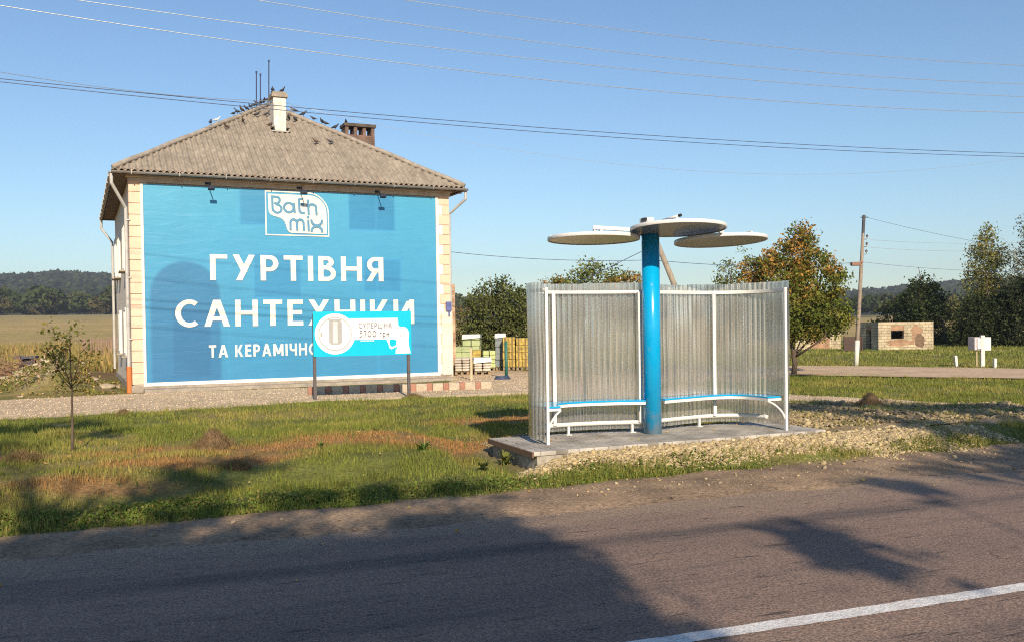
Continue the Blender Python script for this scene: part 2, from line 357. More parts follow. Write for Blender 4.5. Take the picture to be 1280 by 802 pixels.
sheet('dirt_road', DIRT, .6, .05, mat('dirt_track', (.62, .45, .30), (.47, .34, .22), scale=.5, rough=.95, bump=.5, bscale=30, fine=(9, .22), spec=.15), .2)

# road with worn asphalt, tyre tracks and dust, in its own frame (x along the road)
def road_material():
    m = bpy.data.materials.new('worn_asphalt'); m.use_nodes = True; t = m.node_tree; L = t.links.new; b = t.nodes['Principled BSDF']
    tc = N(t, 'ShaderNodeTexCoord'); co = tc.outputs['Object']; sp = N(t, 'ShaderNodeSeparateXYZ'); L(co, sp.inputs[0])
    def noise(sc, st=None, det=5, ro=.6):
        n = N(t, 'ShaderNodeTexNoise', i_Scale=sc, i_Detail=float(det), i_Roughness=ro); v = co
        if st: mp = N(t, 'ShaderNodeMapping'); mp.inputs['Scale'].default_value = st; L(co, mp.inputs[0]); v = mp.outputs[0]
        L(v, n.inputs['Vector']); return n.outputs['Fac']
    def rng_(x, a, b_, c=0.0, d=1.0):
        r = N(t, 'ShaderNodeMapRange'); r.inputs[1].default_value = a; r.inputs[2].default_value = b_; r.inputs[3].default_value = c; r.inputs[4].default_value = d; L(x, r.inputs[0]); return r.outputs[0]
    def math_(op, a, b_):
        n = N(t, 'ShaderNodeMath', operation=op)
        for i, q in enumerate((a, b_)):
            if isinstance(q, (int, float)): n.inputs[i].default_value = q
            else: L(q, n.inputs[i])
        return n.outputs[0]
    def mix(f, a, b_, bt='MIX'):
        n = N(t, 'ShaderNodeMix', data_type='RGBA', blend_type=bt)
        for i, q in ((0, f), (6, a), (7, b_)):
            if isinstance(q, (int, float)): n.inputs[i].default_value = q
            elif isinstance(q, tuple): n.inputs[i].default_value = (*q, 1)
            else: L(q, n.inputs[i])
        return n.outputs[2]
    c = mix(rng_(noise(.9, (.25, 1, 1)), .35, .65), (.255, .176, .138), (.195, .137, .110))
    c = mix(rng_(noise(2.5, (.12, 1.2, 1)), .52, .68, 0, .5), c, (.095, .08, .076))
    wob = math_('MULTIPLY', math_('SUBTRACT', noise(.35), .5), .5); yy = math_('ADD', sp.outputs[1], wob)
    for yc, wd, am in ((6.62, .22, .75), (5.35, .35, .25), (3.6, .4, .3)):          # darker rolled-in tracks and joints
        d = math_('ABSOLUTE', math_('SUBTRACT', yy, yc), 0); k = math_('MULTIPLY', rng_(d, wd * .3, wd, am, 0), rng_(noise(1.3, (.3, 1, 1)), .3, .6, .3, 1))
        c = mix(k, c, (.07, .06, .06))
    dust = rng_(math_('ADD', yy, math_('MULTIPLY', math_('SUBTRACT', noise(2.2, (.4, 1, 1)), .5), 1.6)), 7.0, 8.1)   # dust blown in from the verge
    c = mix(dust, c, (.30, .22, .155))
    c = mix(rng_(noise(55, None, 3), .3, .7, .0, 1.0), mix(1.0, c, (.45, .45, .47), 'MULTIPLY'), mix(1.0, c, (1.7, 1.66, 1.6), 'MULTIPLY'))
    pit = rng_(noise(9, (.22, 1.6, 1), 4, .7), .60, .68, 0, .7); c = mix(pit, c, (.028, .025, .025))
    ch = rng_(noise(11, None, 2), .73, .76, 0, .6); c = mix(ch, c, (.33, .28, .22))
    # a few wandering cracks
    vn = N(t, 'ShaderNodeTexVoronoi', feature='DISTANCE_TO_EDGE', i_Scale=.42); wv = N(t, 'ShaderNodeMix', data_type='RGBA', blend_type='ADD'); wv.inputs[0].default_value = .35
    nz = N(t, 'ShaderNodeTexNoise', i_Scale=2.2, i_Detail=5.0); L(co, nz.inputs['Vector']); L(co, wv.inputs[6]); L(nz.outputs['Color'], wv.inputs[7]); L(wv.outputs[2], vn.inputs['Vector'])
    cr = math_('MULTIPLY', rng_(vn.outputs['Distance'], .001, .004, .6, 0), rng_(noise(.33), .58, .66)); c = mix(cr, c, (.02, .018, .018))
    L(c, b.inputs['Base Color']); b.inputs['Roughness'].default_value = .82; b.inputs['Specular IOR Level'].default_value = .3
    bp = N(t, 'ShaderNodeBump'); bp.inputs['Strength'].default_value = .7; bp.inputs['Distance'].default_value = .012
    L(math_('SUBTRACT', math_('ADD', noise(80, None, 3), math_('MULTIPLY', noise(2), .8)), math_('ADD', pit, cr)), bp.inputs['Height']); L(bp.outputs[0], b.inputs['Normal'])
    return m
def road_frame(o): o.rotation_euler = (0, 0, RA); return o
xs = np.arange(-130, 260, .25); top = 7.9 + (fbm(xs * 1.1, xs * 0, 4, 3) - .5) * .8; bot = 1.85 + (fbm(xs * .9, xs * 0 + 9, 3, 3) - .5) * .4
V = np.r_[np.c_[xs, bot, xs * 0 + .004], np.c_[xs, top, xs * 0 + .004]]; n = len(xs); i = np.arange(n - 1)
kind(road_frame(np_mesh('road', V, np.stack([i, i + 1, i + n + 1, i + n], 1), road_material())), 'structure')
LINE_P = float(perp(*G(1060, 767.5)[:2]))
xs = np.arange(-60, 120, .05); e = (fbm(xs * 6, xs * 0, 3, 8) - .5) * .022; e2_ = (fbm(xs * 6, xs * 0 + 7, 3, 8) - .5) * .022
V = np.r_[np.c_[xs, LINE_P - .066 + e, xs * 0 + .008], np.c_[xs, LINE_P + .066 + e2_, xs * 0 + .008]]; n = len(xs); i = np.arange(n - 1)
kind(road_frame(np_mesh('road_marking', V, np.stack([i, i + 1, i + n + 1, i + n], 1), mat('road_paint', (.72, .69, .66), (.50, .47, .44), scale=9, rough=.7, bump=.5, bscale=70, fine=(70, .2), lo=.45, hi=.75))), 'structure')

# ------------------------------------------------------------------ the building with the banner
def house_local(P): P = np.asarray(P); u, v = b_loc(P[0], P[1]); return np.array([u, v, P[2]])
def FP(px, py):                                # photo pixel -> (x, z) on the front wall
    d = ray(px, py); nn = e2; t = (BO @ nn) / (d[:2] @ nn); p = EYEP + t * d; q = house_local(p); return q[0], q[2]
house = thing('house', 'two storey cream house with peach corner blocks and a grey-brown corrugated hip roof', 'house', (BO[0], BO[1], 0), BR)
plaster = mat('cream_plaster', (.74, .65, .55), (.66, .57, .48), scale=1.5, rough=.9, bump=.25, bscale=40, fine=(8, .06))
white_p = mat('white_plaster', (.80, .76, .70), (.72, .68, .62), scale=2, rough=.85, bump=.15)
peach = mat('peach_block', (.76, .54, .41), (.70, .49, .36), scale=3, rough=.85, bump=.15, fine=(12, .06))
conc = mat('old_concrete', (.40, .34, .27), (.27, .23, .19), scale=2.5, rough=.92, bump=.4, bscale=25, fine=(20, .2))
dark = mat('dark_opening', (.02, .02, .022), (.03, .03, .03), rough=.3)
brownw = mat('brown_board', (.20, .13, .08), (.12, .075, .05), scale=3, rough=.75, stretch=(1, 8, 8), bump=.2)
zinc = mat('zinc_gutter', (.36, .34, .32), (.26, .23, .2), scale=3, rough=.45, metal=.6)
whitepipe = mat('white_pipe', (.50, .485, .465), (.42, .40, .38), scale=3, rough=.5)
orangep = mat('orange_pipe', (.62, .19, .05), (.55, .15, .04), scale=5, rough=.5)
MB().box((BW / 2, BD / 2, BH / 2 + .1), (BW, BD, BH - .2)).build('wall', plaster, house)
mb = MB(); mb.box((BW / 2, BD / 2, .1), (BW + .14, BD + .14, .2)); mb.box((BW / 2 + .1, -.3, .05), (BW - .3, .5, .10)); mb.build('plinth', conc, house, bevel=.01)
ql = MB(); qw = MB(); qr = MB(); qx = MB(); z = .22; h = .316; k = 0
while z + h < BH - .05:
    w = .30 if k % 2 else .40
    ql.box((.0 + w / 2 - .03, .0, z + h / 2), (w, .08, h - .014)); qw.box((w - .03 + (.47 - w) / 2 + .004, .004, z + h / 2), (.47 - w, .07, h - .004))
    w2 = .34 if k % 2 else .22
    qr.box((BW + .03 - w2 / 2, 0, z + h / 2), (w2, .08, h - .014)); qx.box((BW + .03 - w2 - (.47 - w2) / 2 - .004, .004, z + h / 2), (.47 - w2, .07, h - .004))
    for j in range(2):                         # blocks returning round the corners
        wv = .36 if k % 2 else .26; (ql if j == 0 else qr).box((-.0 if j == 0 else BW, wv / 2 + .05, z + h / 2), (.07, wv, h - .016))
    z += h; k += 1
ql.build('quoin', peach, house, bevel=.006); qw.build('corner_strip', white_p, house); qr.build('quoin', peach, house, bevel=.006); qx.build('corner_strip', white_p, house)
mb = MB(); mb.box((BW / 2, -.05, BH - .10), (BW + .1, .14, .12)); mb.box((BW / 2, -.09, BH - .0), (BW + .2, .22, .08)); mb.build('cornice', mat('cornice_paint', (.62, .50, .40), (.5, .38, .28), scale=4, rough=.8), house, bevel=.01)
# side windows in the left wall
for (yy, zz) in ((3.2, 4.3), (7.2, 4.3), (3.2, 1.7), (7.2, 1.7), (9.6, 4.4)):
    f = MB(); w, h = 1.0, 1.3
    for a, b_ in (((0, -w / 2), (h, .09)), ((0, w / 2), (h, .09)), ((0, 0), (h, .05))): f.box((-.02, yy + a[1], zz), (.10, b_[1], h))
    for s in (-1, 1): f.box((-.02, yy, zz + s * (h / 2 + .04)), (.11, w + .09, .08))
    wf = f.build('window', white_p, house); MB().box((-.008, yy, zz), (.02, w - .06, h - .06)).build('pane', mat('window_glass', (.03, .035, .04), rough=.05, spec=.8), wf)
    MB().box((-.08, yy, zz - h / 2 - .1), (.22, w + .2, .05)).build('sill', conc, wf)

# roof: four corrugated slopes
OV = .42; EZ = 6.14; RW = BW + 2 * OV; RDp = BD + 2 * OV; RISE = 3.28; HALF = RW / 2; SL = math.hypot(HALF, RISE)
def slope(width, hipped, T):                   # T maps (along, inward, up) to house coordinates
    per = .166; nx = int(width / per * 8); x = np.linspace(0, width, nx + 1); cap = np.minimum(np.minimum(x, width - x), HALF)
    wave = .030 * np.sin(2 * math.pi * x / per); Vs = []; Fs = []; row = 1.12; k = 0; off = 0
    while k * row < SL + 0:
        s0 = max(0, k * row - .1) if k else -.06; s1 = (k + 1) * row
        smax = cap / HALF * SL; a = np.minimum(s0, smax); b = np.minimum(s1, smax)
        sag = .02 * np.sin(x * .9 + k) * (k % 2 * .4 + .3)
        la = .008 + wave + sag * .3 + .003 * vnoise(x * 3, x * 0 + k, 3); lb = .003 + wave + sag * .3
        ok = (b - a) > .01
        pa = [T(x, a / SL * HALF, a / SL * RISE + la + EZ)]; pb = [T(x, b / SL * HALF, b / SL * RISE + lb + EZ)]
        Vs += [pa[0], pb[0]]; i = np.arange(nx)[ok[:-1] | ok[1:]]
        Fs.append(np.stack([i, i + 1, i + 1 + nx + 1, i + nx + 1], 1) + off); off += 2 * (nx + 1); k += 1
    return np.concatenate(Vs), np.concatenate(Fs)
st = lambda *a: np.stack(np.broadcast_arrays(*a), -1)
parts = [slope(RW, 1, lambda x, i, z: st(x - OV, i - OV, z)), slope(RW, 1, lambda x, i, z: st(x - OV, RDp - OV - i, z)),
         slope(RDp, 0, lambda x, i, z: st(i - OV, x - OV, z)), slope(RDp, 0, lambda x, i, z: st(RW - OV - i, x - OV, z))]
Vs = []; Fs = []; o_ = 0
for v_, f_ in parts: Vs.append(v_); Fs.append(f_ + o_); o_ += len(v_)
roofm = mat('weathered_sheet', (.36, .305, .24), (.235, .195, .155), scale=1.6, rough=.9, stretch=(1.6, .5, .5), bump=.3, bscale=30, fine=(9, .22), lo=.3, hi=.75)
roof = np_mesh('roof', np.concatenate(Vs), np.concatenate(Fs), roofm, house, smooth=True)
A1 = (HALF - OV, HALF - OV, EZ + RISE + .04); A2 = (HALF - OV, RDp - HALF - OV, EZ + RISE + .04)
rc = MB()
for a, b_ in ((A1, A2), ((-OV, -OV, EZ + .05), A1), ((RW - OV, -OV, EZ + .05), A1), ((-OV, RDp - OV, EZ + .05), A2), ((RW - OV, RDp - OV, EZ + .05), A2)):
    rc.tube([Vector(a) + (Vector(b_) - Vector(a)) * t + Vector((0, 0, .012 * math.sin(t * 23))) for t in np.linspace(0, 1, 14)], .075, 8)
rc.build('ridge_cap', mat('ridge_tile', (.38, .33, .28), (.26, .22, .18), scale=5, rough=.9), roof, smooth=True)
sf = MB(); sf.box((RW / 2 - OV, RDp / 2 - OV, EZ - .06), (RW - .06, RDp - .06, .07)); sf.build('soffit', brownw, house)
fa = MB()
for c, d in (((RW / 2 - OV, -OV + .04, EZ - .05), (RW, .03, .16)), ((-OV + .04, RDp / 2 - OV, EZ - .05), (.03, RDp - .14, .16)), ((RW - OV - .04, RDp / 2 - OV, EZ - .05), (.03, RDp - .14, .16)), ((RW / 2 - OV, RDp - OV - .04, EZ - .05), (RW, .03, .16))): fa.box(c, d)
fa.build('fascia', brownw, house)
gz = EZ - .06
def gutter(a, b_):
    g = MB(); a, b_ = Vector(a), Vector(b_); d = (b_ - a).normalized(); sd = d.cross(Vector((0, 0, 1))); V = []; n_ = 9
    for p in (a, b_):
        for r_ in (.062, .054):
            for k in range(n_):
                t = math.pi * k / (n_ - 1); V.append(p + sd * (math.cos(t) * r_) - Vector((0, 0, math.sin(t) * r_)))
    Fc = []
    for k in range(n_ - 1): Fc += [(k, k + 1, 2 * n_ + k + 1, 2 * n_ + k), (n_ + k + 1, n_ + k, 3 * n_ + k, 3 * n_ + k + 1)]
    for e_ in (0, n_ - 1): Fc.append((e_, n_ + e_, 3 * n_ + e_, 2 * n_ + e_))
    g.add(V, Fc); L_ = (b_ - a).length
    for t in np.arange(.5, L_, 1.25): g.box(a + d * t + Vector((0, 0, -.01)), (.02, .15, .13) if abs(d.x) > .5 else (.15, .02, .13))
    g.build('gutter', zinc, house)
gutter((-OV - .05, -OV - .05, gz), (RW - OV + .1, -OV - .05, gz)); gutter((-OV - .05, -OV + .05, gz), (-OV - .05, RDp - OV + .02, gz))
gutter((RW - OV + .05, -OV + .05, gz), (RW - OV + .05, RDp - OV, gz))
p = MB().tube([(-OV - .05, -OV + .1, gz - .06), (-OV - .05, -OV + .1, gz - .32), (-.11, -.02, gz - .95), (-.11, -.02, .72)], .048, 10)
for z in (1.5, 3.2, 4.8): p.box((-.07, -.02, z), (.14, .12, .03))
dp = p.build('downpipe', whitepipe, house, smooth=False); MB().tube([(-.11, -.02, .74), (-.11, -.03, .0)], .068, 12).build('drain_pipe', orangep, dp)
MB().tube([(-OV - .05, RDp - OV - .1, gz - .06), (-OV - .05, RDp - OV - .1, gz - .4), (-.11, BD - .1, gz - .95), (-.11, BD - .1, .3)], .048, 10).build('downpipe', whitepipe, house)
MB().tube([(RW - OV + .06, -OV + .05, gz - .06), (RW - OV + .06, -OV + .05, gz - .3), (BW + .10, .12, gz - .75), (BW + .10, .12, .1)], .048, 10).build('downpipe', whitepipe, house)
# back extension of raw brick showing past the right corner
ax_ = float(house_local(AT(572.5, 400, 33.5))[0]); ext = MB().box(((BW + ax_) / 2, 5.4, 1.62), (ax_ - BW, 4.0, 3.24)).build('brick_annex', None, house)
def brick_mat(name, c1, c2, mortar, sc, bw=.25, rh=.075, off=.5, ms=.012):
    m = bpy.data.materials.new(name); m.use_nodes = True; t = m.node_tree; L = t.links.new; b = t.nodes['Principled BSDF']
    tc = N(t, 'ShaderNodeTexCoord'); sp = N(t, 'ShaderNodeSeparateXYZ'); L(tc.outputs['Object'], sp.inputs[0])
    ad = N(t, 'ShaderNodeMath', operation='ADD'); L(sp.outputs[0], ad.inputs[0]); L(sp.outputs[1], ad.inputs[1])
    cb = N(t, 'ShaderNodeCombineXYZ'); L(ad.outputs[0], cb.inputs[0]); L(sp.outputs[2], cb.inputs[1])
    br = N(t, 'ShaderNodeTexBrick'); br.inputs['Scale'].default_value = 1; br.inputs['Brick Width'].default_value = bw; br.inputs['Row Height'].default_value = rh
    br.inputs['Mortar Size'].default_value = ms; br.inputs['Color1'].default_value = (*c1, 1); br.inputs['Color2'].default_value = (*c2, 1); br.inputs['Mortar'].default_value = (*mortar, 1)
    L(cb.outputs[0], br.inputs['Vector'])
    nz = N(t, 'ShaderNodeTexNoise', i_Scale=sc, i_Detail=6.0); L(tc.outputs['Object'], nz.inputs['Vector']); r = N(t, 'ShaderNodeMapRange'); r.inputs[1].default_value = .3; r.inputs[2].default_value = .7; r.inputs[3].default_value = .6; r.inputs[4].default_value = 1.3; L(nz.outputs['Fac'], r.inputs[0])
    mx = N(t, 'ShaderNodeMix', data_type='RGBA', blend_type='MULTIPLY'); mx.inputs[0].default_value = 1; L(br.outputs['Color'], mx.inputs[6]); L(r.outputs[0], mx.inputs[7])
    L(mx.outputs[2], b.inputs['Base Color']); b.inputs['Roughness'].default_value = .92
    bp = N(t, 'ShaderNodeBump'); bp.inputs['Strength'].default_value = .6; bp.inputs['Distance'].default_value = .02; L(br.outputs['Fac'], bp.inputs['Height']); bp.invert = True; L(bp.outputs[0], b.inputs['Normal'])
    return m
ext.data.materials.clear(); ext.data.materials.append(brick_mat('raw_brick', (.50, .22, .11), (.62, .40, .24), (.42, .36, .28), 2.5))
# chimneys
def slope_hit(px, py):                         # ray on the front slope (house coordinates)
    o = house_local(EYEP); d = ray(px, py); dl = np.array([d[:2] @ e1, d[:2] @ e2, d[2]]); k = RISE / HALF
    t = (EZ + (o[1] + OV) * k - o[2]) / (dl[2] - dl[1] * k); return o + dl * t
c0 = slope_hit(350, 165); ztop = AT(349, 121, 1)[2]; Yc = BO[1] + c0[0] * e1[1] + c0[1] * e2[1]
zt = AT(349, 122, Yc)[2]
ch = MB(); ch.box((c0[0], c0[1] + .28, (c0[2] - .4 + zt) / 2), (.40, .62, zt - c0[2] + .4)); ch.build('chimney', mat('whitewash', (.68, .64, .58), (.50, .45, .38), scale=3, rough=.9, bump=.3, fine=(10, .12), lo=.45, hi=.7), roof, bevel=.01)
cc = MB(); cc.box((c0[0], c0[1] + .28, zt + .05), (.52, .74, .10)); cc.box((c0[0], c0[1] + .28, zt + .14), (.46, .68, .08)); cc.build('chimney_cap', conc, roof, bevel=.012)
ff = MB()
for s in (-1, 1): ff.box((c0[0] + s * .24, c0[1] + .2, c0[2] + .12), (.1, .9, .04))
ff.box((c0[0], c0[1] - .06, c0[2] + .0), (.55, .1, .04)); ff.build('flashing', zinc, roof)
bc = house_local(AT(447.5, 170, 35.3)); bt = AT(447.5, 157, 35.3)[2]
br_old = brick_mat('sooty_brick', (.16, .085, .06), (.23, .125, .085), (.13, .11, .1), 3)
b_ = MB(); b_.box((bc[0], bc[1], bt - 1.2), (1.12, .6, 1.55))
for k in range(4): b_.box((bc[0] - .50 + k * .333, bc[1], bt - .27), (.12, .58, .31))
b_.build('chimney', br_old, roof); MB().box((bc[0], bc[1], bt - .06), (1.22, .7, .12)).build('chimney_cap', mat('sooty_cap', (.12, .09, .07), (.07, .055, .045), scale=5, rough=.95), roof, bevel=.01)
# masts on the ridge
blue = mat('blue_steel', (.05, .07, .16), (.04, .05, .1), rough=.5)
for (px, y0, y1) in ((320.5, 90, 140), (325.5, 93, 140), (336, 76, 136)):
    lo_, hi_ = house_local(AT(px, y1, 32.6)), house_local(AT(px, y0, 32.6)); q = MB().tube([lo_, hi_], .022, 6); q.tube([hi_ - [0, 0, .05], hi_ + [0, 0, .02]], .035, 6); q.build('antenna_mast', blue, house)
# lamps on arms over the banner
for px in (262, 376, 473):
    x, z = FP(px - 3, 226 if px < 300 else (232 if px < 400 else 238)); zz = BH - .12
    a = MB().box((x, -.09, zz), (.16, .08, .07)).bar((x, -.12, zz), (x + .03, -.60, zz - .16), .022)
    arm = a.build('lamp_arm', mat('lamp_black', (.02, .025, .05), rough=.5), house)
    MB().box((x + .03, -.63, zz - .20), (.18, .12, .09), M=Matrix.Rotation(R(-25), 3, 'X')).build('floodlight', mat('lamp_black', (.02, .025, .05)), arm, bevel=.015)
# small blue box and cable pipe on the right corner
x, z = FP(559.5, 383); MB().box((x, -.09, z), (.17, .1, .30)).box((x + .02, -.08, z - .24), (.06, .05, .16)).build('meter_box', mat('box_blue', (.10, .12, .30), (.13, .15, .36), rough=.5), house, bevel=.01)
MB().box((BW - .1, -.045, 1.16), (.36, .05, 2.1)).build('corner_panel', mat('cream_panel', (.80, .68, .55), (.76, .63, .5), scale=2, rough=.8), house)

# ------------------------------------------------------------------ banner
x0, zt0 = FP(178, 221); x1, zb1 = FP(547, 470); _, zb0 = FP(185, 484)
BX0, BX1, BZ0, BZ1 = x0, FP(543, 240)[0], .27, BH - .20
print('banner', BX0, BX1, BZ0, BZ1, 'pixel z', zt0, zb0, zb1)
ban = thing('advertising_banner', 'huge blue advertising banner with white lettering stretched over the front of the house', 'banner', (BO[0], BO[1], 0), BR)
nx, nz = 230, 150; gx, gz_ = np.meshgrid(np.linspace(BX0, BX1, nx), np.linspace(BZ0, BZ1, nz)); x = gx.ravel(); z = gz_.ravel()
base = np.array([.046, .236, .43]); C = np.tile(base, (len(x), 1))
t = (z - BZ0) / (BZ1 - BZ0)
C = C * (1 + .22 * t[:, None]) + np.array([.012, .05, .01]) * t[:, None]           # reflected sheen painted into the colour, paler towards the top
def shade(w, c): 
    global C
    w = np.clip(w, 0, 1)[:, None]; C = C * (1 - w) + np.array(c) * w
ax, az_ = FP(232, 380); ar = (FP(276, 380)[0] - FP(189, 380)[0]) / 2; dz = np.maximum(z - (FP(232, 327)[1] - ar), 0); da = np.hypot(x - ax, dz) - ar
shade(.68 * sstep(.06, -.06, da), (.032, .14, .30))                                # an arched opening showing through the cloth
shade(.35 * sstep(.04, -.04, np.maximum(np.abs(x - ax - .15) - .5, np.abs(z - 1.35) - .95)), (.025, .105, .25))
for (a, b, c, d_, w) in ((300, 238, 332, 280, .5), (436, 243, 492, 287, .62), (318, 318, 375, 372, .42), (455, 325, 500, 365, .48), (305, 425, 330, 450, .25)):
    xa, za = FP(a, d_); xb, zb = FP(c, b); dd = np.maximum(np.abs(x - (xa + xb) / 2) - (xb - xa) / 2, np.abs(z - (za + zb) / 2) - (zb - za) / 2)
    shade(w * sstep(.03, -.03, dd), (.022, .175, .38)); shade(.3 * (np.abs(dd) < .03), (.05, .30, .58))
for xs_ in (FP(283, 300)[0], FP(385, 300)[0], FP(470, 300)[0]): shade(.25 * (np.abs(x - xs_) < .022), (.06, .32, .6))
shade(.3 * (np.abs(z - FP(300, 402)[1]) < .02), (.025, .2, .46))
C *= (1 + .10 * (fbm(x * 1.1, z * 1.1, 4, 5) - .5))[:, None]
y = -.045 + .012 * (fbm(x * .8 + z * .5, z * .7, 3, 8) - .5)
i = (np.arange(nz - 1)[:, None] * nx + np.arange(nx - 1)[None]).ravel()
def banner_mat():
    m = mat('banner_vinyl', (1, 1, 1), (.94, .95, .97), scale=2, rough=.36, attr=True, spec=.5)
    t_ = m.node_tree; L = t_.links.new; tc = N(t_, 'ShaderNodeTexCoord'); mp = N(t_, 'ShaderNodeMapping'); mp.inputs['Rotation'].default_value = (0, R(38), 0); mp.inputs['Scale'].default_value = (.5, 1, 2.6)
    L(tc.outputs['Object'], mp.inputs[0]); n1 = N(t_, 'ShaderNodeTexNoise', i_Scale=1.3, i_Detail=5.0, i_Roughness=.55, i_Distortion=1.2); L(mp.outputs[0], n1.inputs['Vector'])
    bp = N(t_, 'ShaderNodeBump'); bp.inputs['Strength'].default_value = .15; bp.inputs['Distance'].default_value = .07; L(n1.outputs['Fac'], bp.inputs['Height']); L(bp.outputs[0], t_.nodes['Principled BSDF'].inputs['Normal']); return m
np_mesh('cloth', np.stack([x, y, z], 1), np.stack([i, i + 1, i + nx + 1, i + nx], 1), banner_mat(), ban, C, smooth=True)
bf = MB(); fr = .05
bf.box(((BX0 + BX1) / 2, -.045, BZ0 - .05), (BX1 - BX0 + .16, .07, .10)); bf.box((BX0 - .04, -.045, (BZ0 + BZ1) / 2), (.075, .07, BZ1 - BZ0)); bf.box((BX1 + .04, -.045, (BZ0 + BZ1) / 2), (.075, .07, BZ1 - BZ0))
bf.build('banner_frame', mat('white_batten', (.78, .75, .70), (.68, .64, .58), scale=3, rough=.7), ban)
wtxt = mat('banner_white', (.80, .74, .66), (.76, .70, .62), scale=2, rough=.4); btxt = mat('banner_blue', (.10, .27, .42), (.09, .25, .40), rough=.4)
TY = -.062
def tb(l, t_, r, b): xl, zl = FP(l, b); xr, zr = FP(r, t_); return xl, xr, min(zl, 99), zr
xl, zb = FP(262.5, 350.5); xr, _ = FP(478.5, 338); _, ztp = FP(262.5, 318)
lettering('ГУРТІВНЯ', (xl, xr, zb, ztp), TY, wtxt, ban)
xl, zb = FP(219, 408.5); xr, _ = FP(517, 395); _, ztp = FP(219, 375)
lettering('САНТЕХНІКИ', (xl, xr, zb, ztp), TY, wtxt, ban)
xl, zb = FP(261, 446.5); xr, _ = FP(481, 437); _, ztp = FP(261, 431.5)
lettering('ТА КЕРАМІЧНОЇ ПЛИТКИ', (xl, xr, zb, ztp + .01), TY, wtxt, ban, .21, .175, .22)
# emblem: square frame with one round corner, pale shape, two words drawn as strokes
ex0, ez1 = FP(330.5, 238.5); ex1, ez0 = FP(411, 296.5); ew, eh = ex1 - ex0, ez1 - ez0
def EM(u, v): return (ex0 + u * ew, ez0 + v * eh)
def rc_poly(ins, rad):
    a, b = ins / ew, ins / eh; P = [(a, b), (1 - a, b)]; rx, ry = rad / ew, rad / eh
    for k in range(13):
        t_ = math.pi / 2 * k / 12; P.append((1 - a - rx + rx * math.cos(t_), 1 - b - ry + ry * math.sin(t_)))
    P.append((a, 1 - b)); return [EM(*p) for p in P]
def ring(name, po, pi_, y, m, parent):
    n_ = len(po); MB().add([(p[0], y, p[1]) for p in po] + [(p[0], y, p[1]) for p in pi_], [(i, (i + 1) % n_, n_ + (i + 1) % n_, n_ + i) for i in range(n_)]).build(name, m, parent)
ring('emblem_frame', rc_poly(0, .62), rc_poly(.035, .585), TY, wtxt, ban)
cv = [(.045, .93)] + [(.05, .60), (.055, .53), (.08, .47), (.13, .435), (.20, .415), (.26, .375), (.30, .31), (.32, .22), (.335, .14), (.36, .09), (.40, .065)]
po = cv + [(.96, .06)]
for k in range(11):
    t_ = math.pi / 2 * k / 10; po.append((.96 - .26 + .26 * math.cos(t_), .93 - .38 + .38 * math.sin(t_)))
flat('emblem_ground', [EM(*p) for p in po], TY, wtxt, ban)
def stroke(mb_, pts, w):
    P = np.array([EM(*p) for p in pts]); 
    for a, b in zip(P[:-1], P[1:]):
        d = (b - a) / (np.linalg.norm(b - a) + 1e-9); q = np.array([-d[1], d[0]]) * w / 2; e_ = d * w * .3
        V = [a - e_ - q, b + e_ - q, b + e_ + q, a - e_ + q]; mb_.add([(p_[0], TY - .006 - .0002 * len(mb_.f), p_[1]) for p_ in V], [(0, 1, 2, 3)])
arc = lambda cx, cy, rx, ry, a0, a1, n=10: [(cx + rx * math.cos(R(a0 + (a1 - a0) * k / n)), cy + ry * math.sin(R(a0 + (a1 - a0) * k / n))) for k in range(n + 1)]
sw = .068; g = MB()
stroke(g, [(.11, .86), (.115, .56)] + arc(.185, .60, .065, .09, 200, 450, 14) + [(.15, .73)], sw)
stroke(g, [(.10, .87), (.165, .865)] + arc(.175, .795, .05, .07, 80, -70, 8), sw)
stroke(g, arc(.365, .635, .075, .105, 0, 360, 18), sw); stroke(g, [(.443, .73), (.455, .53)], sw)
stroke(g, [(.525, .82), (.53, .60)] + arc(.58, .60, .05, .075, 180, 275, 6) + [(.605, .525)], sw); stroke(g, [(.53, .725), (.59, .722)], sw); stroke(g, [(.525, .845), (.585, .84)], sw * .9)
stroke(g, [(.665, .82), (.675, .50)], sw); stroke(g, [(.672, .66)] + arc(.735, .655, .06, .075, 150, 0, 8) + [(.80, .50)], sw)
stroke(g, [(.385, .14), (.385, .29)] + arc(.435, .30, .05, .075, 180, 0, 7) + [(.49, .14)], sw); stroke(g, [(.487, .29)] + arc(.54, .30, .05, .075, 180, 0, 7) + [(.595, .135)], sw)
stroke(g, [(.665, .36), (.67, .13)], sw); stroke(g, [(.664, .425), (.666, .45)], sw)
stroke(g, arc(.80, .37, .085, .12, 180, 360, 8), sw); stroke(g, arc(.80, .115, .085, .12, 180, 0, 8), sw)
g.build('emblem_lettering', btxt, ban)

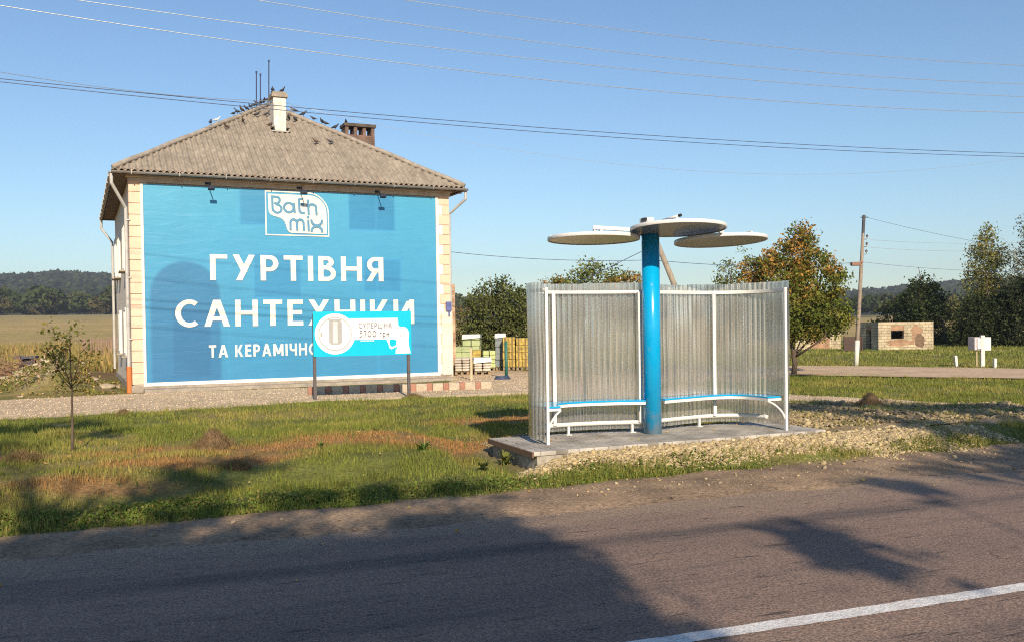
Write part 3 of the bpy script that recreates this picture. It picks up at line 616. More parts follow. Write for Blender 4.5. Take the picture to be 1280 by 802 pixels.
# ------------------------------------------------------------------ bus shelter (own frame: x along the slab, y away from the road, z up from the slab)
steel_w = mat('white_steel', (.78, .76, .73), (.72, .70, .66), scale=4, rough=.38, spec=.5, fine=(30, .04))
cyan = mat('cyan_paint', (.0, .37, .72), (.0, .345, .68), scale=2, rough=.22, spec=.5, fine=(14, .03), coat=.3)
def panel_mat(name, rough, tint, mixes):
    m = bpy.data.materials.new(name); m.use_nodes = True; t = m.node_tree; L = t.links.new; t.nodes.remove(t.nodes['Principled BSDF'])
    tc = N(t, 'ShaderNodeTexCoord'); mp = N(t, 'ShaderNodeMapping'); mp.inputs['Scale'].default_value = (9, 9, .35); L(tc.outputs['Object'], mp.inputs[0])
    nz = N(t, 'ShaderNodeTexNoise', i_Scale=2.4, i_Detail=5.0); L(mp.outputs[0], nz.inputs['Vector'])
    ra = N(t, 'ShaderNodeMapRange'); ra.inputs[1].default_value = .3; ra.inputs[2].default_value = .7; ra.inputs[3].default_value = rough * .6; ra.inputs[4].default_value = rough * 1.5; L(nz.outputs['Fac'], ra.inputs[0])
    rf = N(t, 'ShaderNodeBsdfRefraction'); rf.inputs['IOR'].default_value = 1.2; rf.inputs['Color'].default_value = (*tint, 1); L(ra.outputs[0], rf.inputs['Roughness'])
    gl = N(t, 'ShaderNodeBsdfGlossy'); gl.inputs['Color'].default_value = (.95, .95, .93, 1); gl.inputs['Roughness'].default_value = .13
    tp = N(t, 'ShaderNodeBsdfTransparent'); tp.inputs['Color'].default_value = (*tint, 1)
    tl = N(t, 'ShaderNodeBsdfTranslucent'); tl.inputs['Color'].default_value = (.78, .78, .76, 1); df = N(t, 'ShaderNodeBsdfDiffuse'); df.inputs['Color'].default_value = (.72, .71, .69, 1)
    def mx(f, a, b_):
        n = N(t, 'ShaderNodeMixShader')
        if isinstance(f, float): n.inputs[0].default_value = f
        else: L(f, n.inputs[0])
        L(a.outputs[0], n.inputs[1]); L(b_.outputs[0], n.inputs[2]); return n
    a, b_, c, d = mixes
    body = mx(a, rf, tp); milk = mx(.5, tl, df); body = mx(b_, body, milk)
    fr_ = N(t, 'ShaderNodeFresnel'); fr_.inputs['IOR'].default_value = 1.55; ad = N(t, 'ShaderNodeMath', operation='MULTIPLY_ADD'); L(fr_.outputs[0], ad.inputs[0]); ad.inputs[1].default_value = c; ad.inputs[2].default_value = d; ad.use_clamp = True
    g2 = N(t, 'ShaderNodeBsdfGlossy'); g2.inputs['Color'].default_value = (.95, .94, .9, 1); g2.inputs['Roughness'].default_value = .25; body = mx(.28, body, g2)
    fin = mx(ad.outputs[0], body, gl); L(fin.outputs[0], t.nodes['Material Output'].inputs[0]); return m
poly = panel_mat('ribbed_polycarbonate', .14, (.90, .88, .81), (.20, .32, 1.0, .14))
LOBE_L = crom([(0, 0), (-.035, .28), (.02, .55), (.22, .75), (.60, .84), (1.1, .81), (1.45, .73), (1.68, .64)], 14)
LOBE_R = crom([(1.76, .64), (2.0, .74), (2.35, .85), (2.8, .96), (3.13, .92), (3.37, .72), (3.47, .38), (3.45, 0)], 14)
shelter = thing('bus_shelter', 'white framed shelter of ribbed clear panels with a bright blue post and three roof discs', 'bus shelter', (SH_O[0], SH_O[1], SLAB_Z), SH_R)
def sh(px, py, Y): P = AT(px, py, Y); u, v = sh_uv(P[0], P[1]); return np.array([u, v, P[2] - SLAB_Z])
RAIL_T, RAIL_B, P_TOP = 1.88, .14, 1.995
def offset(P, d):
    T = np.gradient(P, axis=0); Nn = np.stack([-T[:, 1], T[:, 0]], 1); Nn /= np.linalg.norm(Nn, axis=1)[:, None]; return P + Nn * d
for lobe in (LOBE_L, LOBE_R):
    # three ribbed sheets, lapped at the edges, fixed outside the frame
    Q = resample(offset(lobe, .038), .0060); nq = len(Q); T = np.gradient(Q, axis=0); Nn = np.stack([-T[:, 1], T[:, 0]], 1); Nn /= np.linalg.norm(Nn, axis=1)[:, None] + 1e-9
    s = np.arange(nq) * .0060; am = .0135 * (.55 + .9 * vnoise(np.floor(s / .082) * 7.3, s * 0, 6)) * (.5 + fbm(s * 2.2, s * 0 + 4, 2, 6))
    wav = am * np.sin(2 * np.pi * s / .082 + .5 * fbm(s * .8, s * 0, 2, 3)) + .036 * (fbm(s * 2.6, s * 0 + 2, 2, 7) - .5); rows = np.linspace(.05, P_TOP, 17)
    for ks in range(3):
        i0, i1 = max(0, int(nq * ks / 3) - 6), min(nq, int(nq * (ks + 1) / 3) + 6); ii = np.arange(i0, i1); m_ = len(ii); up_ = .012 * (ks - 1)
        V = np.concatenate([np.c_[Q[ii] + Nn[ii] * (wav[ii] + .005 * ks + .045 * (fbm(s[ii] * 1.6 + 9 * ks, s[ii] * 0 + z * 1.1, 2, 9) - .5))[:, None], np.full(m_, z + up_ * (z > 1.9))] for z in rows])
        i = (np.arange(len(rows) - 1)[:, None] * m_ + np.arange(m_ - 1)[None]).ravel(); np_mesh('panel', V, np.stack([i, i + 1, i + m_ + 1, i + m_], 1), poly, shelter, smooth=True)
    Q = resample(lobe, .04)
    for name, z, hh, ww, cut in (('top_rail', RAIL_T, .045, .035, 0), ('bottom_rail', RAIL_B, .05, .035, 0)):
        q = Q if name == 'top_rail' else (Q[11:] if lobe is LOBE_L else Q[:-11])
        A, B = offset(q, -.5 * ww), offset(q, .5 * ww); n_ = len(q); V = np.concatenate([np.c_[A, np.full(n_, z - hh / 2)], np.c_[A, np.full(n_, z + hh / 2)], np.c_[B, np.full(n_, z + hh / 2)], np.c_[B, np.full(n_, z - hh / 2)]]); i = np.arange(n_ - 1)
        Fc = np.concatenate([np.stack([a * n_ + i, a * n_ + i + 1, b * n_ + i + 1, b * n_ + i], 1) for a, b in ((0, 1), (1, 2), (2, 3), (3, 0))]); Fc = np.r_[Fc, [[0, n_, 2 * n_, 3 * n_], [n_ - 1, 4 * n_ - 1, 3 * n_ - 1, 2 * n_ - 1]]]
        np_mesh(name, V, Fc, steel_w, shelter)
    # bench following the curve
    q = resample(lobe, .05); w = .27; q = q[: -1] if lobe is LOBE_L else q[1:]
    inner = offset(q, -w)
    if lobe is LOBE_L: inner = crom([(.215, .10), (.235, .30), (.36, .50), (.62, .595), (1.0, .585), (1.3, .52), (1.56, .42)], 8)
    else: inner = crom([(1.86, .44), (2.05, .51), (2.4, .61), (2.75, .70), (3.0, .68), (3.15, .55), (3.20, .32), (3.215, .08)], 8)
    outer = offset(q, -.02); outer = outer[(outer[:, 1] > .06)]
    n_ = 60; A = np.stack([np.interp(np.linspace(0, 1, n_), np.linspace(0, 1, len(inner)), inner[:, k]) for k in (0, 1)], 1); B = np.stack([np.interp(np.linspace(0, 1, n_), np.linspace(0, 1, len(outer)), outer[:, k]) for k in (0, 1)], 1)
    mb = MB(); mb.prism([tuple(p) for p in A] + [tuple(p) for p in B[::-1]], .435, .455); se = mb.build('seat', cyan, shelter)
    A2_ = A + (A - B) * .015; mb = MB(); V = []; 
    for p in A2_: V += [(p[0], p[1], .395), (p[0], p[1], .432)]
    for p in A2_ + (B - A) * .1: V += [(p[0], p[1], .395), (p[0], p[1], .432)]
    k2 = 2 * n_; Fc = []
    for i in range(n_ - 1):
        a = 2 * i; Fc += [(a, a + 2, a + 3, a + 1), (k2 + a, k2 + a + 1, k2 + a + 3, k2 + a + 2), (a, k2 + a, k2 + a + 2, a + 2), (a + 1, a + 3, k2 + a + 3, k2 + a + 1)]
    mb.add(V, Fc); 
    e_ = 0 if lobe is LOBE_L else -1; mb.bar((*A[e_], .414), (*B[e_], .414), .03); mb.build('seat_frame', steel_w, shelter)
    endp = lobe[0] if lobe is LOBE_L else lobe[-1]; tip = A[e_]
    mb = MB(); c_ = crom([(tip[0], tip[1], .40), (tip[0] * .6 + endp[0] * .4, tip[1] * .6 + endp[1] * .4, .345), (tip[0] * .22 + endp[0] * .78, tip[1] * .22 + endp[1] * .78, .25), (endp[0], endp[1], .13)], 6)
    mb.tube([tuple(p) for p in c_], .013, 6); mb.build('bench_bracket', steel_w, shelter)
def post(u, v, z0, z1, w=.04, d=.04):
    return MB().box((u, v, (z0 + z1) / 2), (w, d, z1 - z0)).build('post', steel_w, shelter, bevel=.004)
post(0, 0, 0, RAIL_T + .03, .035); post(3.45, 0, 0, RAIL_T + .03, .035)
for u, lobe in ((.43, LOBE_L), (1.60, LOBE_L), (2.93, LOBE_R)):
    k = np.argmin(abs(lobe[:, 0] - u) + (lobe[:, 1] < .5)); p = lobe[k]; post(p[0], p[1] - .032, RAIL_B, RAIL_T, .05, .03)
for u, lobe in ((.62, LOBE_L), (2.68, LOBE_R), (1.5, LOBE_L)):
    k = np.argmin(abs(lobe[:, 0] - u) + (lobe[:, 1] < .5)); p = lobe[k]; MB().box((p[0], p[1], .06), (.03, .03, .12)).box((p[0], p[1], .004), (.08, .08, .008)).build('foot', steel_w, shelter)
pc = (1.705, .50); PT = sh(811, 283, 12.37)[2]
def dusty(m0, name, top_):
    m = m0.copy(); m.name = name; t = m.node_tree; L = t.links.new; b = t.nodes['Principled BSDF']; src = b.inputs['Base Color'].links[0].from_socket
    tc = N(t, 'ShaderNodeTexCoord'); sp = N(t, 'ShaderNodeSeparateXYZ'); L(tc.outputs['Object'], sp.inputs[0]); nz = N(t, 'ShaderNodeTexNoise', i_Scale=9.0, i_Detail=6.0, i_Roughness=.7); L(tc.outputs['Object'], nz.inputs['Vector'])
    r1 = N(t, 'ShaderNodeMapRange'); r1.inputs[1].default_value = 0; r1.inputs[2].default_value = top_; r1.inputs[3].default_value = .75; r1.inputs[4].default_value = .36; L(sp.outputs[2], r1.inputs[0])
    sb = N(t, 'ShaderNodeMath', operation='SUBTRACT'); L(r1.outputs[0], sb.inputs[0]); L(nz.outputs['Fac'], sb.inputs[1]); r2 = N(t, 'ShaderNodeMapRange'); r2.inputs[1].default_value = -.02; r2.inputs[2].default_value = .2; r2.inputs[4].default_value = .55; L(sb.outputs[0], r2.inputs[0])
    mx = N(t, 'ShaderNodeMix', data_type='RGBA'); L(r2.outputs[0], mx.inputs[0]); L(src, mx.inputs[6]); mx.inputs[7].default_value = (.34, .27, .19, 1); L(mx.outputs[2], b.inputs['Base Color'])
    r3 = N(t, 'ShaderNodeMapRange'); r3.inputs[3].default_value = b.inputs['Roughness'].default_value; r3.inputs[4].default_value = .9; L(r2.outputs[0], r3.inputs[0]); L(r3.outputs[0], b.inputs['Roughness']); return m
MB().lathe([(.0, .0), (.118, .0), (.118, PT), (0, PT)], 48, c=(pc[0], pc[1], 0)).build('pillar', dusty(cyan, 'cyan_paint_splashed', .4), shelter, smooth=False).data.polygons.foreach_set('use_smooth', np.ones(144, bool))
us = shelter.children[-1].modifiers.new('edge', 'EDGE_SPLIT')
lining = mat('disc_lining', (.29, .265, .235), (.21, .19, .165), scale=2.2, rough=.3, spec=.6, bump=.15, bscale=6, fine=(24, .12))
def disc(px, py, Y, r, tilt, tilt_x, und, ribs):
    c = sh(px, py, Y); M = (Matrix.Rotation(R(tilt_x), 3, 'Y') @ Matrix.Rotation(R(tilt), 3, 'X'))
    cn = thing('canopy', '', '', (c[0], c[1], c[2])); del cn['label']; del cn['category']; cn.parent = shelter; cn.rotation_euler = M.to_euler()
    prof = [(r - .02, -.021), (r - .004, -.023), (r, -.018), (r, .018), (r - .004, .023), (r - .02, .021), (r - .02, -.021)]
    MB().lathe(prof, 72).build('rim', steel_w, cn, smooth=True)
    nn = 40; V = [(0, 0, -.012)] + []; mb = MB()
    if und is poly:                              # clear ribbed sheet on a cross frame
        w = .045; xs_ = np.arange(-r + .03, r - .03, .006); V = []; 
        for xx in xs_:
            h_ = math.sqrt(max((r - .024) ** 2 - xx * xx, 0)); zz = .006 * math.sin(2 * math.pi * xx / w); V += [(xx, -h_, zz), (xx, h_, zz)]
        mb.add(V, [(2 * i, 2 * i + 1, 2 * i + 3, 2 * i + 2) for i in range(len(xs_) - 1)]); mb.build('sheet', poly, cn, smooth=True)
    else:
        mb.lathe([(0, -.014), (r - .022, -.014)], 64); mb.lathe([(r - .022, .012), (0, .02)], 64); mb.build('lining', und, cn)
    sp = MB()
    for a in ribs:
        d = Vector((math.cos(R(a)), math.sin(R(a)), 0)) * (r - .03); sp.bar(Vector((0, 0, .03)) - d, Vector((0, 0, .03)) + d, .03, .03)
    sp.build('spoke', steel_w, cn); return cn, Vector(c), M
c1, p1, M1 = disc(847.5, 285.6, 11.97, .615, -3.0, 1.0, lining, (20,))
c2, p2, M2 = disc(742, 298.4, 12.35, .612, -1.0, .6, panel_mat('clear_ribbed_roof', .10, (.42, .42, .36), (.35, .05, .9, .12)), (75, 165))
c3, p3, M3 = disc(900.5, 300.7, 12.55, .618, -2.6, -.4, lining, (100,))
# arms that carry the outer discs, the little box and the tube on top
def shp(px, py, Y): return Vector(sh(px, py, Y))
a0 = shp(743.5, 284.5, 12.33); a1 = shp(802, 288.0, 12.30)
MB().bar(a0 + Vector((-.03, 0, 0)), a1, .05, .05).bar(a0 + Vector((0, 0, -.005)), Vector((a0.x, a0.y, p2.z + .02)), .045).build('roof_arm', steel_w, shelter, bevel=.004)
b0 = shp(901.5, 290, 12.42); MB().bar(b0 + Vector((0, 0, .05)), Vector((b0.x, b0.y, p3.z + .01)), .055).bar(b0 + Vector((0, .02, .02)), Vector((p1.x + .2, p1.y, p1.z + .04)), .05).build('roof_arm', steel_w, shelter, bevel=.004)
q = shp(808.5, 275.5, 12.1); bx = MB(); bx.box(q, (.13, .16, .055)); bx.build('control_box', steel_w, shelter, bevel=.006)
MB().box(q + Vector((-.065, -.05, 0)), (.035, .10, .045)).build('control_box_face', dark, shelter)
t0, t1 = shp(828, 276, 12.2), shp(849.5, 269.5, 11.9); tb_ = MB().tube([t0, t1], .017, 10).build('floodlight_tube', steel_w, shelter, smooth=True)
dd = (t1 - t0).normalized(); MB().tube([t1 - dd * .01, t1 + dd * .025], .02, 10).build('tube_end', dark, tb_); MB().bar(shp(846, 271.5, 11.92), shp(846, 281, 11.92), .03).build('tube_bracket', steel_w, shelter)

# slab of paving on a concrete base
slab = thing('shelter_platform', 'low grey paved platform with a brown plank edge and concrete end under the shelter', 'platform', (SH_O[0], SH_O[1], 0), SH_R)
def inset(P, d): c = np.mean(P, 0); return [tuple(np.array(p) + (c - np.array(p)) / np.linalg.norm(c - np.array(p)) * d) for p in P]
def paving_mat():
    m = brick_mat('grey_pavers', (.46, .42, .37), (.40, .365, .32), (.24, .21, .175), 3.0, .2, .1, .5, .006)
    t = m.node_tree; br = [n for n in t.nodes if n.type == 'TEX_BRICK'][0]; tc = [n for n in t.nodes if n.type == 'TEX_COORD'][0]; t.links.new(tc.outputs['Object'], br.inputs['Vector']); return m
MB().prism(SLAB, .20, SLAB_Z).build('paving', paving_mat(), slab, bevel=.006)
MB().prism(inset(SLAB, .05), -.30, .196).build('concrete_base', mat('slab_concrete', (.40, .355, .29), (.24, .21, .165), scale=4, rough=.92, bump=.5, bscale=18, fine=(14, .25)), slab)
pl = MB(); plank = mat('edge_plank', (.20, .115, .065), (.12, .07, .04), scale=4, rough=.8, stretch=(1, 6, 6))
pl.bar((SLAB[3][0] - .012, SLAB[3][1], .214), (SLAB[0][0] - .012, SLAB[0][1] - .01, .214), .022, .062); pl.build('edge_plank', plank, slab)

# ------------------------------------------------------------------ promotion board on two posts
gl_, gr_ = G(394.5, 502), G(512, 497); bd = np.array([gr_[0] - gl_[0], gr_[1] - gl_[1]]); BL = np.linalg.norm(bd); brz = math.atan2(bd[1], bd[0])
board = thing('promotion_board', 'small cyan and white price board on two dark posts in front of the banner', 'sign board', (gl_[0], gl_[1], 0), brz)
def bl(px, py):
    d = ray(px, py); nn = np.array([-math.sin(brz), math.cos(brz)]); t = (gl_[:2] @ nn) / (d[:2] @ nn); p = EYEP + t * d
    return ((p[0] - gl_[0]) * math.cos(brz) + (p[1] - gl_[1]) * math.sin(brz), p[2])
zt_, zb_ = (bl(391.5, 390)[1] + bl(514, 388)[1]) / 2, (bl(392, 446)[1] + bl(514, 442)[1]) / 2; xa, xb = bl(391.5, 420)[0], bl(514, 420)[0]
pm = mat('board_post', (.12, .10, .10), (.08, .07, .07), scale=6, rough=.6)
for xx in (0.0, BL): MB().box((xx, .05, zt_ / 2 - .1), (.07, .07, zt_ + .1)).build('post', pm, board, bevel=.004)
MB().box(((xa + xb) / 2, 0, (zt_ + zb_) / 2), (xb - xa, .024, zt_ - zb_)).build('panel', mat('board_cyan', (.0, .50, .68), (.0, .47, .66), scale=2, rough=.35), board)
bw = mat('board_white', (.84, .82, .80), (.80, .78, .76), scale=2, rough=.4); bg_ = mat('board_grey', (.17, .15, .18), (.14, .125, .15), rough=.5); bpale = mat('board_pale', (.42, .41, .40), (.36, .35, .35), scale=9, rough=.4)
HX, HZ = xb - xa, zt_ - zb_
def Bp(u, v): return (xa + u * HX, zb_ + v * HZ)
YB = -.016
cx_, cz_ = .217, .50; rr_ = .455 * HZ
circ = lambda rad, n=48: [(xa + cx_ * HX + rad * math.cos(2 * math.pi * k / n), zb_ + cz_ * HZ + rad * math.sin(2 * math.pi * k / n)) for k in range(n)]
flat('shower_head_print', circ(rr_), YB, bw, board)
hand = [(.36, .84), (.86, .84), (.865, .66), (.885, .645), (.915, .64), (.945, .62), (.965, .57), (.975, .49), (.972, .41), (.968, .33), (.975, .17), (.99, .03), (.83, .03), (.835, .13), (.85, .155), (.845, .185), (.785, .13), (.77, .155), (.755, .26), (.74, .34), (.725, .36), (.34, .36)]
flat('handle_print', [Bp(*p) for p in hand], YB - .003, bw, board)
flat('handle_gap', [Bp(*p) for p in ((.775, .355), (.81, .36), (.845, .33), (.838, .25), (.83, .215), (.795, .185), (.775, .22), (.768, .29))], YB - .006, MATS['board_cyan'], board)
rg = circ(.375 * HZ); ring('ring_print', rg, circ(.355 * HZ), YB - .004, bpale, board)
cab = MB()
def cb(u0, u1, v0, v1, k): cab.add([(Bp(u, v)[0], YB - .005 - k * .001, Bp(u, v)[1]) for u, v in ((u0, v0), (u1, v0), (u1, v1), (u0, v1))], [(0, 1, 2, 3)])
cb(.155, .275, .77, .82, 0); cb(.155, .195, .30, .77, 1); cb(.245, .285, .30, .77, 1); cb(.20, .204, .32, .77, 2); cb(.238, .242, .32, .77, 2); cb(.17, .27, .27, .30, 2); cb(.222, .226, .68, .80, 2); cb(.07, .09, .45, .54, 0)
for k in range(9): cb(.162 + k * .0135, .166 + k * .0135, .33, .74, 3)
cb(.15, .28, .80, .825, 4); cb(.185, .26, .285, .295, 4); cab.build('cabin_print', bpale, board)
lettering('СУПЕРЦІНА', (*[Bp(.455, 0)[0], Bp(.795, 0)[0]], Bp(0, .615)[1], Bp(0, .735)[1]), YB - .008, bg_, board, .14, .15, .24)
lettering('5700 грн', (Bp(.46, 0)[0], Bp(.765, 0)[0], Bp(0, .415)[1], Bp(0, .565)[1]), YB - .008, bg_, board, .14, .15, .24)
sm = MB()
for k in range(9):
    a, b_ = Bp(.47 + k * .016, .322), Bp(.47 + k * .016 + .012, .345); sm.add([(a[0], YB - .004, a[1]), (b_[0], YB - .004, a[1]), (b_[0], YB - .004, b_[1]), (a[0], YB - .004, b_[1])], [(0, 1, 2, 3)])
sm.build('small_print', bw, board)
dot = MB()
for u in (.886, .925): p = Bp(u, .44); dot.box((p[0], YB - .006, p[1]), (.03, .004, .03))
dot.build('dot_print', bpale, board)

# low edging of pale and red blocks at the foot of the banner
g0, g1 = G(383, 493.4), G(612, 485.6); d = g1[:2] - g0[:2]; Lb = np.linalg.norm(d); rb = math.atan2(d[1], d[0])
edg = thing('block_edging', 'knee high row of alternating red and pale blocks along the foot of the house', 'edging', (g0[0], g0[1], 0), rb)
redb = mat('red_block', (.40, .20, .14), (.30, .15, .105), scale=5, rough=.9, bump=.3, fine=(30, .15)); palb = mat('pale_block', (.52, .43, .32), (.40, .33, .25), scale=5, rough=.9, bump=.3, fine=(30, .15))
n_ = 22; wb = Lb / n_
for k in range(n_):
    w_, h_ = (wb * .66, .235) if k % 2 == 0 else (wb * 1.30, .225)
    MB().box(((k + .5) * wb, random.uniform(-.012, .012), h_ / 2 - .02), (w_, .16, h_ + random.uniform(-.008, .008)), random.uniform(-.03, .03)).build('red_block' if k % 2 == 0 else 'pale_block', redb if k % 2 == 0 else palb, edg, bevel=.012)
ks = G(375, 503.5), G(660, 492.0)
kb = MB(); kb.bar((ks[0][0], ks[0][1], .02), (ks[1][0], ks[1][1], .02), .12, .09); kb = kb.build('kerb', mat('path_kerb', (.42, .35, .26), (.32, .26, .19), scale=4, rough=.9, bump=.4), None); kind(kb, 'structure')

# ------------------------------------------------------------------ leaves, trunks, trees
def leafcloud(name, C, size, cols, m, parent=None, flat_=0.0, droop=0.0, asp=.6):
    n = len(C); a = rng.normal(size=(n, 3)); a[:, 2] = a[:, 2] * (1 - flat_) - droop; a /= np.linalg.norm(a, axis=1)[:, None]
    b = rng.normal(size=(n, 3)); b -= a * (b * a).sum(1)[:, None]; b /= np.linalg.norm(b, axis=1)[:, None]
    L = (size * rng.uniform(.6, 1.3, n))[:, None]; nrm = np.cross(a, b)
    V = np.stack([C - a * L * .5, C + b * L * asp * .5 + nrm * L * .08, C + a * L * .5, C - b * L * asp * .5 + nrm * L * .08], 1).reshape(-1, 3)
    Fc = np.arange(4 * n).reshape(-1, 4); return np_mesh(name, V, Fc, m, parent, np.repeat(cols, 4, axis=0))
leaf_m = mat('leaf', (1.75, 1.72, 1.65), (1.3, 1.3, 1.25), scale=1.3, rough=.75, attr=True, spec=.08, trans=.26)
def cloud_points(lobes, dens, clump, shell=.55):
    P = []; K = []; Hh = []
    for (cx, cy, cz, rx, ry, rz, w) in lobes:
        nc = max(4, int(dens * w * (rx * ry * rz) ** (2 / 3) / clump ** 2 * 3.0)); d = rng.normal(size=(nc, 3)); d /= np.linalg.norm(d, axis=1)[:, None]
        rad = rng.uniform(shell, 1.05, nc) ** .8; cc = np.array([cx, cy, cz]) + d * rad[:, None] * np.array([rx, ry, rz]); P.append(cc)
    return np.concatenate(P)
def tree(name, label, cat, base, top, lobes, leaf, cols, tr, seed, bark, clump=.3, dens=1.0, per=26, group=None, shell=.5, droop=0.0, lean=(0, 0), twigs=True, topcol=None, trunk_bare=.0):
    global rng; rng = np.random.default_rng(seed)
    b = np.array([base[0], base[1], float(H(np.array([base[0]]), np.array([base[1]]))[0])]); t = thing(name, label, cat, b, 0, group)
    mb = MB(); n = 9; pts = [(lean[0] * k / n + rng.normal() * tr * .35 * (k > 0), lean[1] * k / n + rng.normal() * tr * .35 * (k > 0), -.1 + (top * .9 + .1) * k / n) for k in range(n + 1)]
    mb.tube(pts, [tr * (1.25 if k == 0 else 1 - .85 * k / n) for k in range(n + 1)], 8)
    cc = cloud_points(lobes, dens, clump, shell)
    if twigs:
        for L in lobes:
            z0 = min(max(L[2] - .9 * L[5] - .2 * top, top * trunk_bare + .12 * top), top * .8); k = z0 / (top * .9); s = np.array([lean[0] * k, lean[1] * k, z0]); e = np.array(L[:3]) + rng.normal(size=3) * .1 * np.array(L[3:6])
            mid = (s + e) / 2 + rng.normal(size=3) * .06 * top * np.array([1, 1, .3]); r0 = tr * (1 - .8 * k) * .55
            mb.tube([s, mid, e], [r0, r0 * .6, r0 * .25], 6)
            near = cc[np.linalg.norm((cc - e) / np.array(L[3:6]), axis=1) < 1.15]
            for q in near[:: max(1, len(near) // 7)]: mb.tube([mid * .3 + e * .7, (e + q) / 2 + rng.normal(size=3) * .03 * top, q], [r0 * .3, r0 * .2, r0 * .08], 5)
    mb.build('trunk', bark, t, smooth=True)
    nC = len(cc); pal = np.array([c[:3] for c in cols]); w = np.array([c[3] for c in cols], float)
    ci = rng.choice(len(cols), nC, p=w / w.sum()); base_c = pal[ci]
    if topcol is not None:
        hz = (cc[:, 2] - cc[:, 2].min()) / np.ptp(cc[:, 2]); tc = np.array(topcol[0]); pr = topcol[1] * sstep(topcol[2], topcol[3], hz + rng.normal(size=nC) * .15 + (topcol[4] * (cc[:, 0]) if len(topcol) > 4 else 0)); base_c = np.where((rng.random(nC) < pr)[:, None], tc, base_c)
    m = per; pos = np.repeat(cc, m, 0) + rng.normal(size=(nC * m, 3)) * clump * np.array([.55, .55, .42]); colr = np.repeat(base_c, m, 0) * rng.uniform(.65, 1.35, nC * m)[:, None]
    pos[:, 2] -= droop * np.abs(rng.normal(size=nC * m)) * clump
    leafcloud('crown', pos, np.full(len(pos), leaf), np.clip(colr, .005, .7), leaf_m, t, droop=.6 if droop else 0); return t
bark = mat('bark', (.14, .10, .07), (.07, .05, .04), scale=8, rough=.95, bump=.6, bscale=20, stretch=(3, 3, .6)); birch_b = mat('birch_bark', (.55, .53, .50), (.08, .07, .07), scale=5, rough=.85, stretch=(1.5, 1.5, 5), lo=.55, hi=.68)
def LB(base, pxl, Y):                           # crown lumps given by photo position and depth -> relative to the foot of the tree
    out = []
    for (px, py, rx, rz, dy, w) in pxl:
        p = AT(px, py, Y + dy); k = (Y + dy) / F_PX; out.append((p[0] - base[0], p[1] - base[1], p[2], rx * k, (rx + rz) / 2 * k, rz * k, w))
    return out
gz0 = lambda p: (p[0], p[1])
# autumn tree right of the shelter
b = G(992, 468.5); Y = b[1]
tree('maple_tree', 'round tree turning orange and green right behind the shelter', 'tree', b, 4.6, LB(b, [(995, 322, 30, 30, 0, 1.2), (972, 345, 36, 34, -.2, 1.2), (1022, 350, 34, 34, .1, 1.2), (1000, 300, 18, 20, 0, 1), (945, 338, 22, 20, .3, .8), (985, 385, 50, 38, -.2, 1.4), (1030, 392, 32, 34, 0, 1.2), (1005, 406, 46, 18, 0, 1.2), (955, 400, 34, 30, 0, 1), (1048, 345, 13, 10, 0, .5), (1048, 398, 15, 12, 0, .6), (930, 365, 18, 20, .2, .7)], Y), .105,
     [(.085, .105, .022, 3), (.12, .125, .025, 2.2), (.16, .13, .03, 1.2), (.06, .075, .02, 2)], .085, 11, bark, clump=.22, dens=1.9, per=30, topcol=((.26, .145, .035), .62, .35, .9, -.12))
b = AT(915, 440, 36); tree('poplar_tree', 'pale leafed small tree partly hidden behind the orange tree', 'tree', b, 4.6, LB(b, [(915, 340, 18, 18, 0, 1), (930, 325, 15, 15, 0, .8), (905, 356, 16, 18, 0, 1), (925, 365, 24, 22, 0, 1), (915, 395, 26, 26, 0, 1)], 36), .11,
     [(.13, .14, .05, 2), (.17, .17, .08, 1), (.09, .105, .035, 2)], .06, 12, bark, clump=.24, dens=1.0, per=20)
b = AT(742, 440, 39); tree('walnut_tree', 'green tree with a yellowing top standing behind the left half of the shelter', 'tree', b, 4.8, LB(b, [(735, 338, 16, 14, 0, .9), (755, 342, 16, 12, 0, .8), (722, 352, 18, 14, 0, 1), (745, 358, 26, 16, 0, 1), (775, 350, 16, 12, 0, .9), (730, 385, 34, 26, 0, 1), (765, 390, 30, 26, 0, 1), (740, 425, 40, 18, 0, 1)], 39), .13,
     [(.12, .14, .04, 2), (.16, .165, .055, 1.5), (.08, .10, .03, 1.6)], .08, 13, bark, clump=.3, dens=1.8, per=24)
for (px, Y, seed, lab, lob) in ((692, 40, 14, 'rusty brown bush at the left end behind the shelter', [(690, 355, 13, 10, 0, 1), (700, 360, 14, 12, 0, 1), (692, 385, 20, 22, 0, 1)]),
                                (785, 38, 15, 'orange tinted bush behind the blue post of the shelter', [(780, 352, 16, 12, 0, 1), (795, 352, 12, 10, 0, 1), (765, 358, 15, 12, 0, 1), (785, 380, 26, 22, 0, 1)])):
    b = AT(px, 440, Y); tree('autumn_bush', lab, 'bush', b, 3.0, LB(b, lob, Y), .12, [(.17, .12, .03, 2), (.24, .12, .03, 1.3), (.10, .10, .03, 1.6)], .05, seed, bark, clump=.24, dens=2.0, per=24)
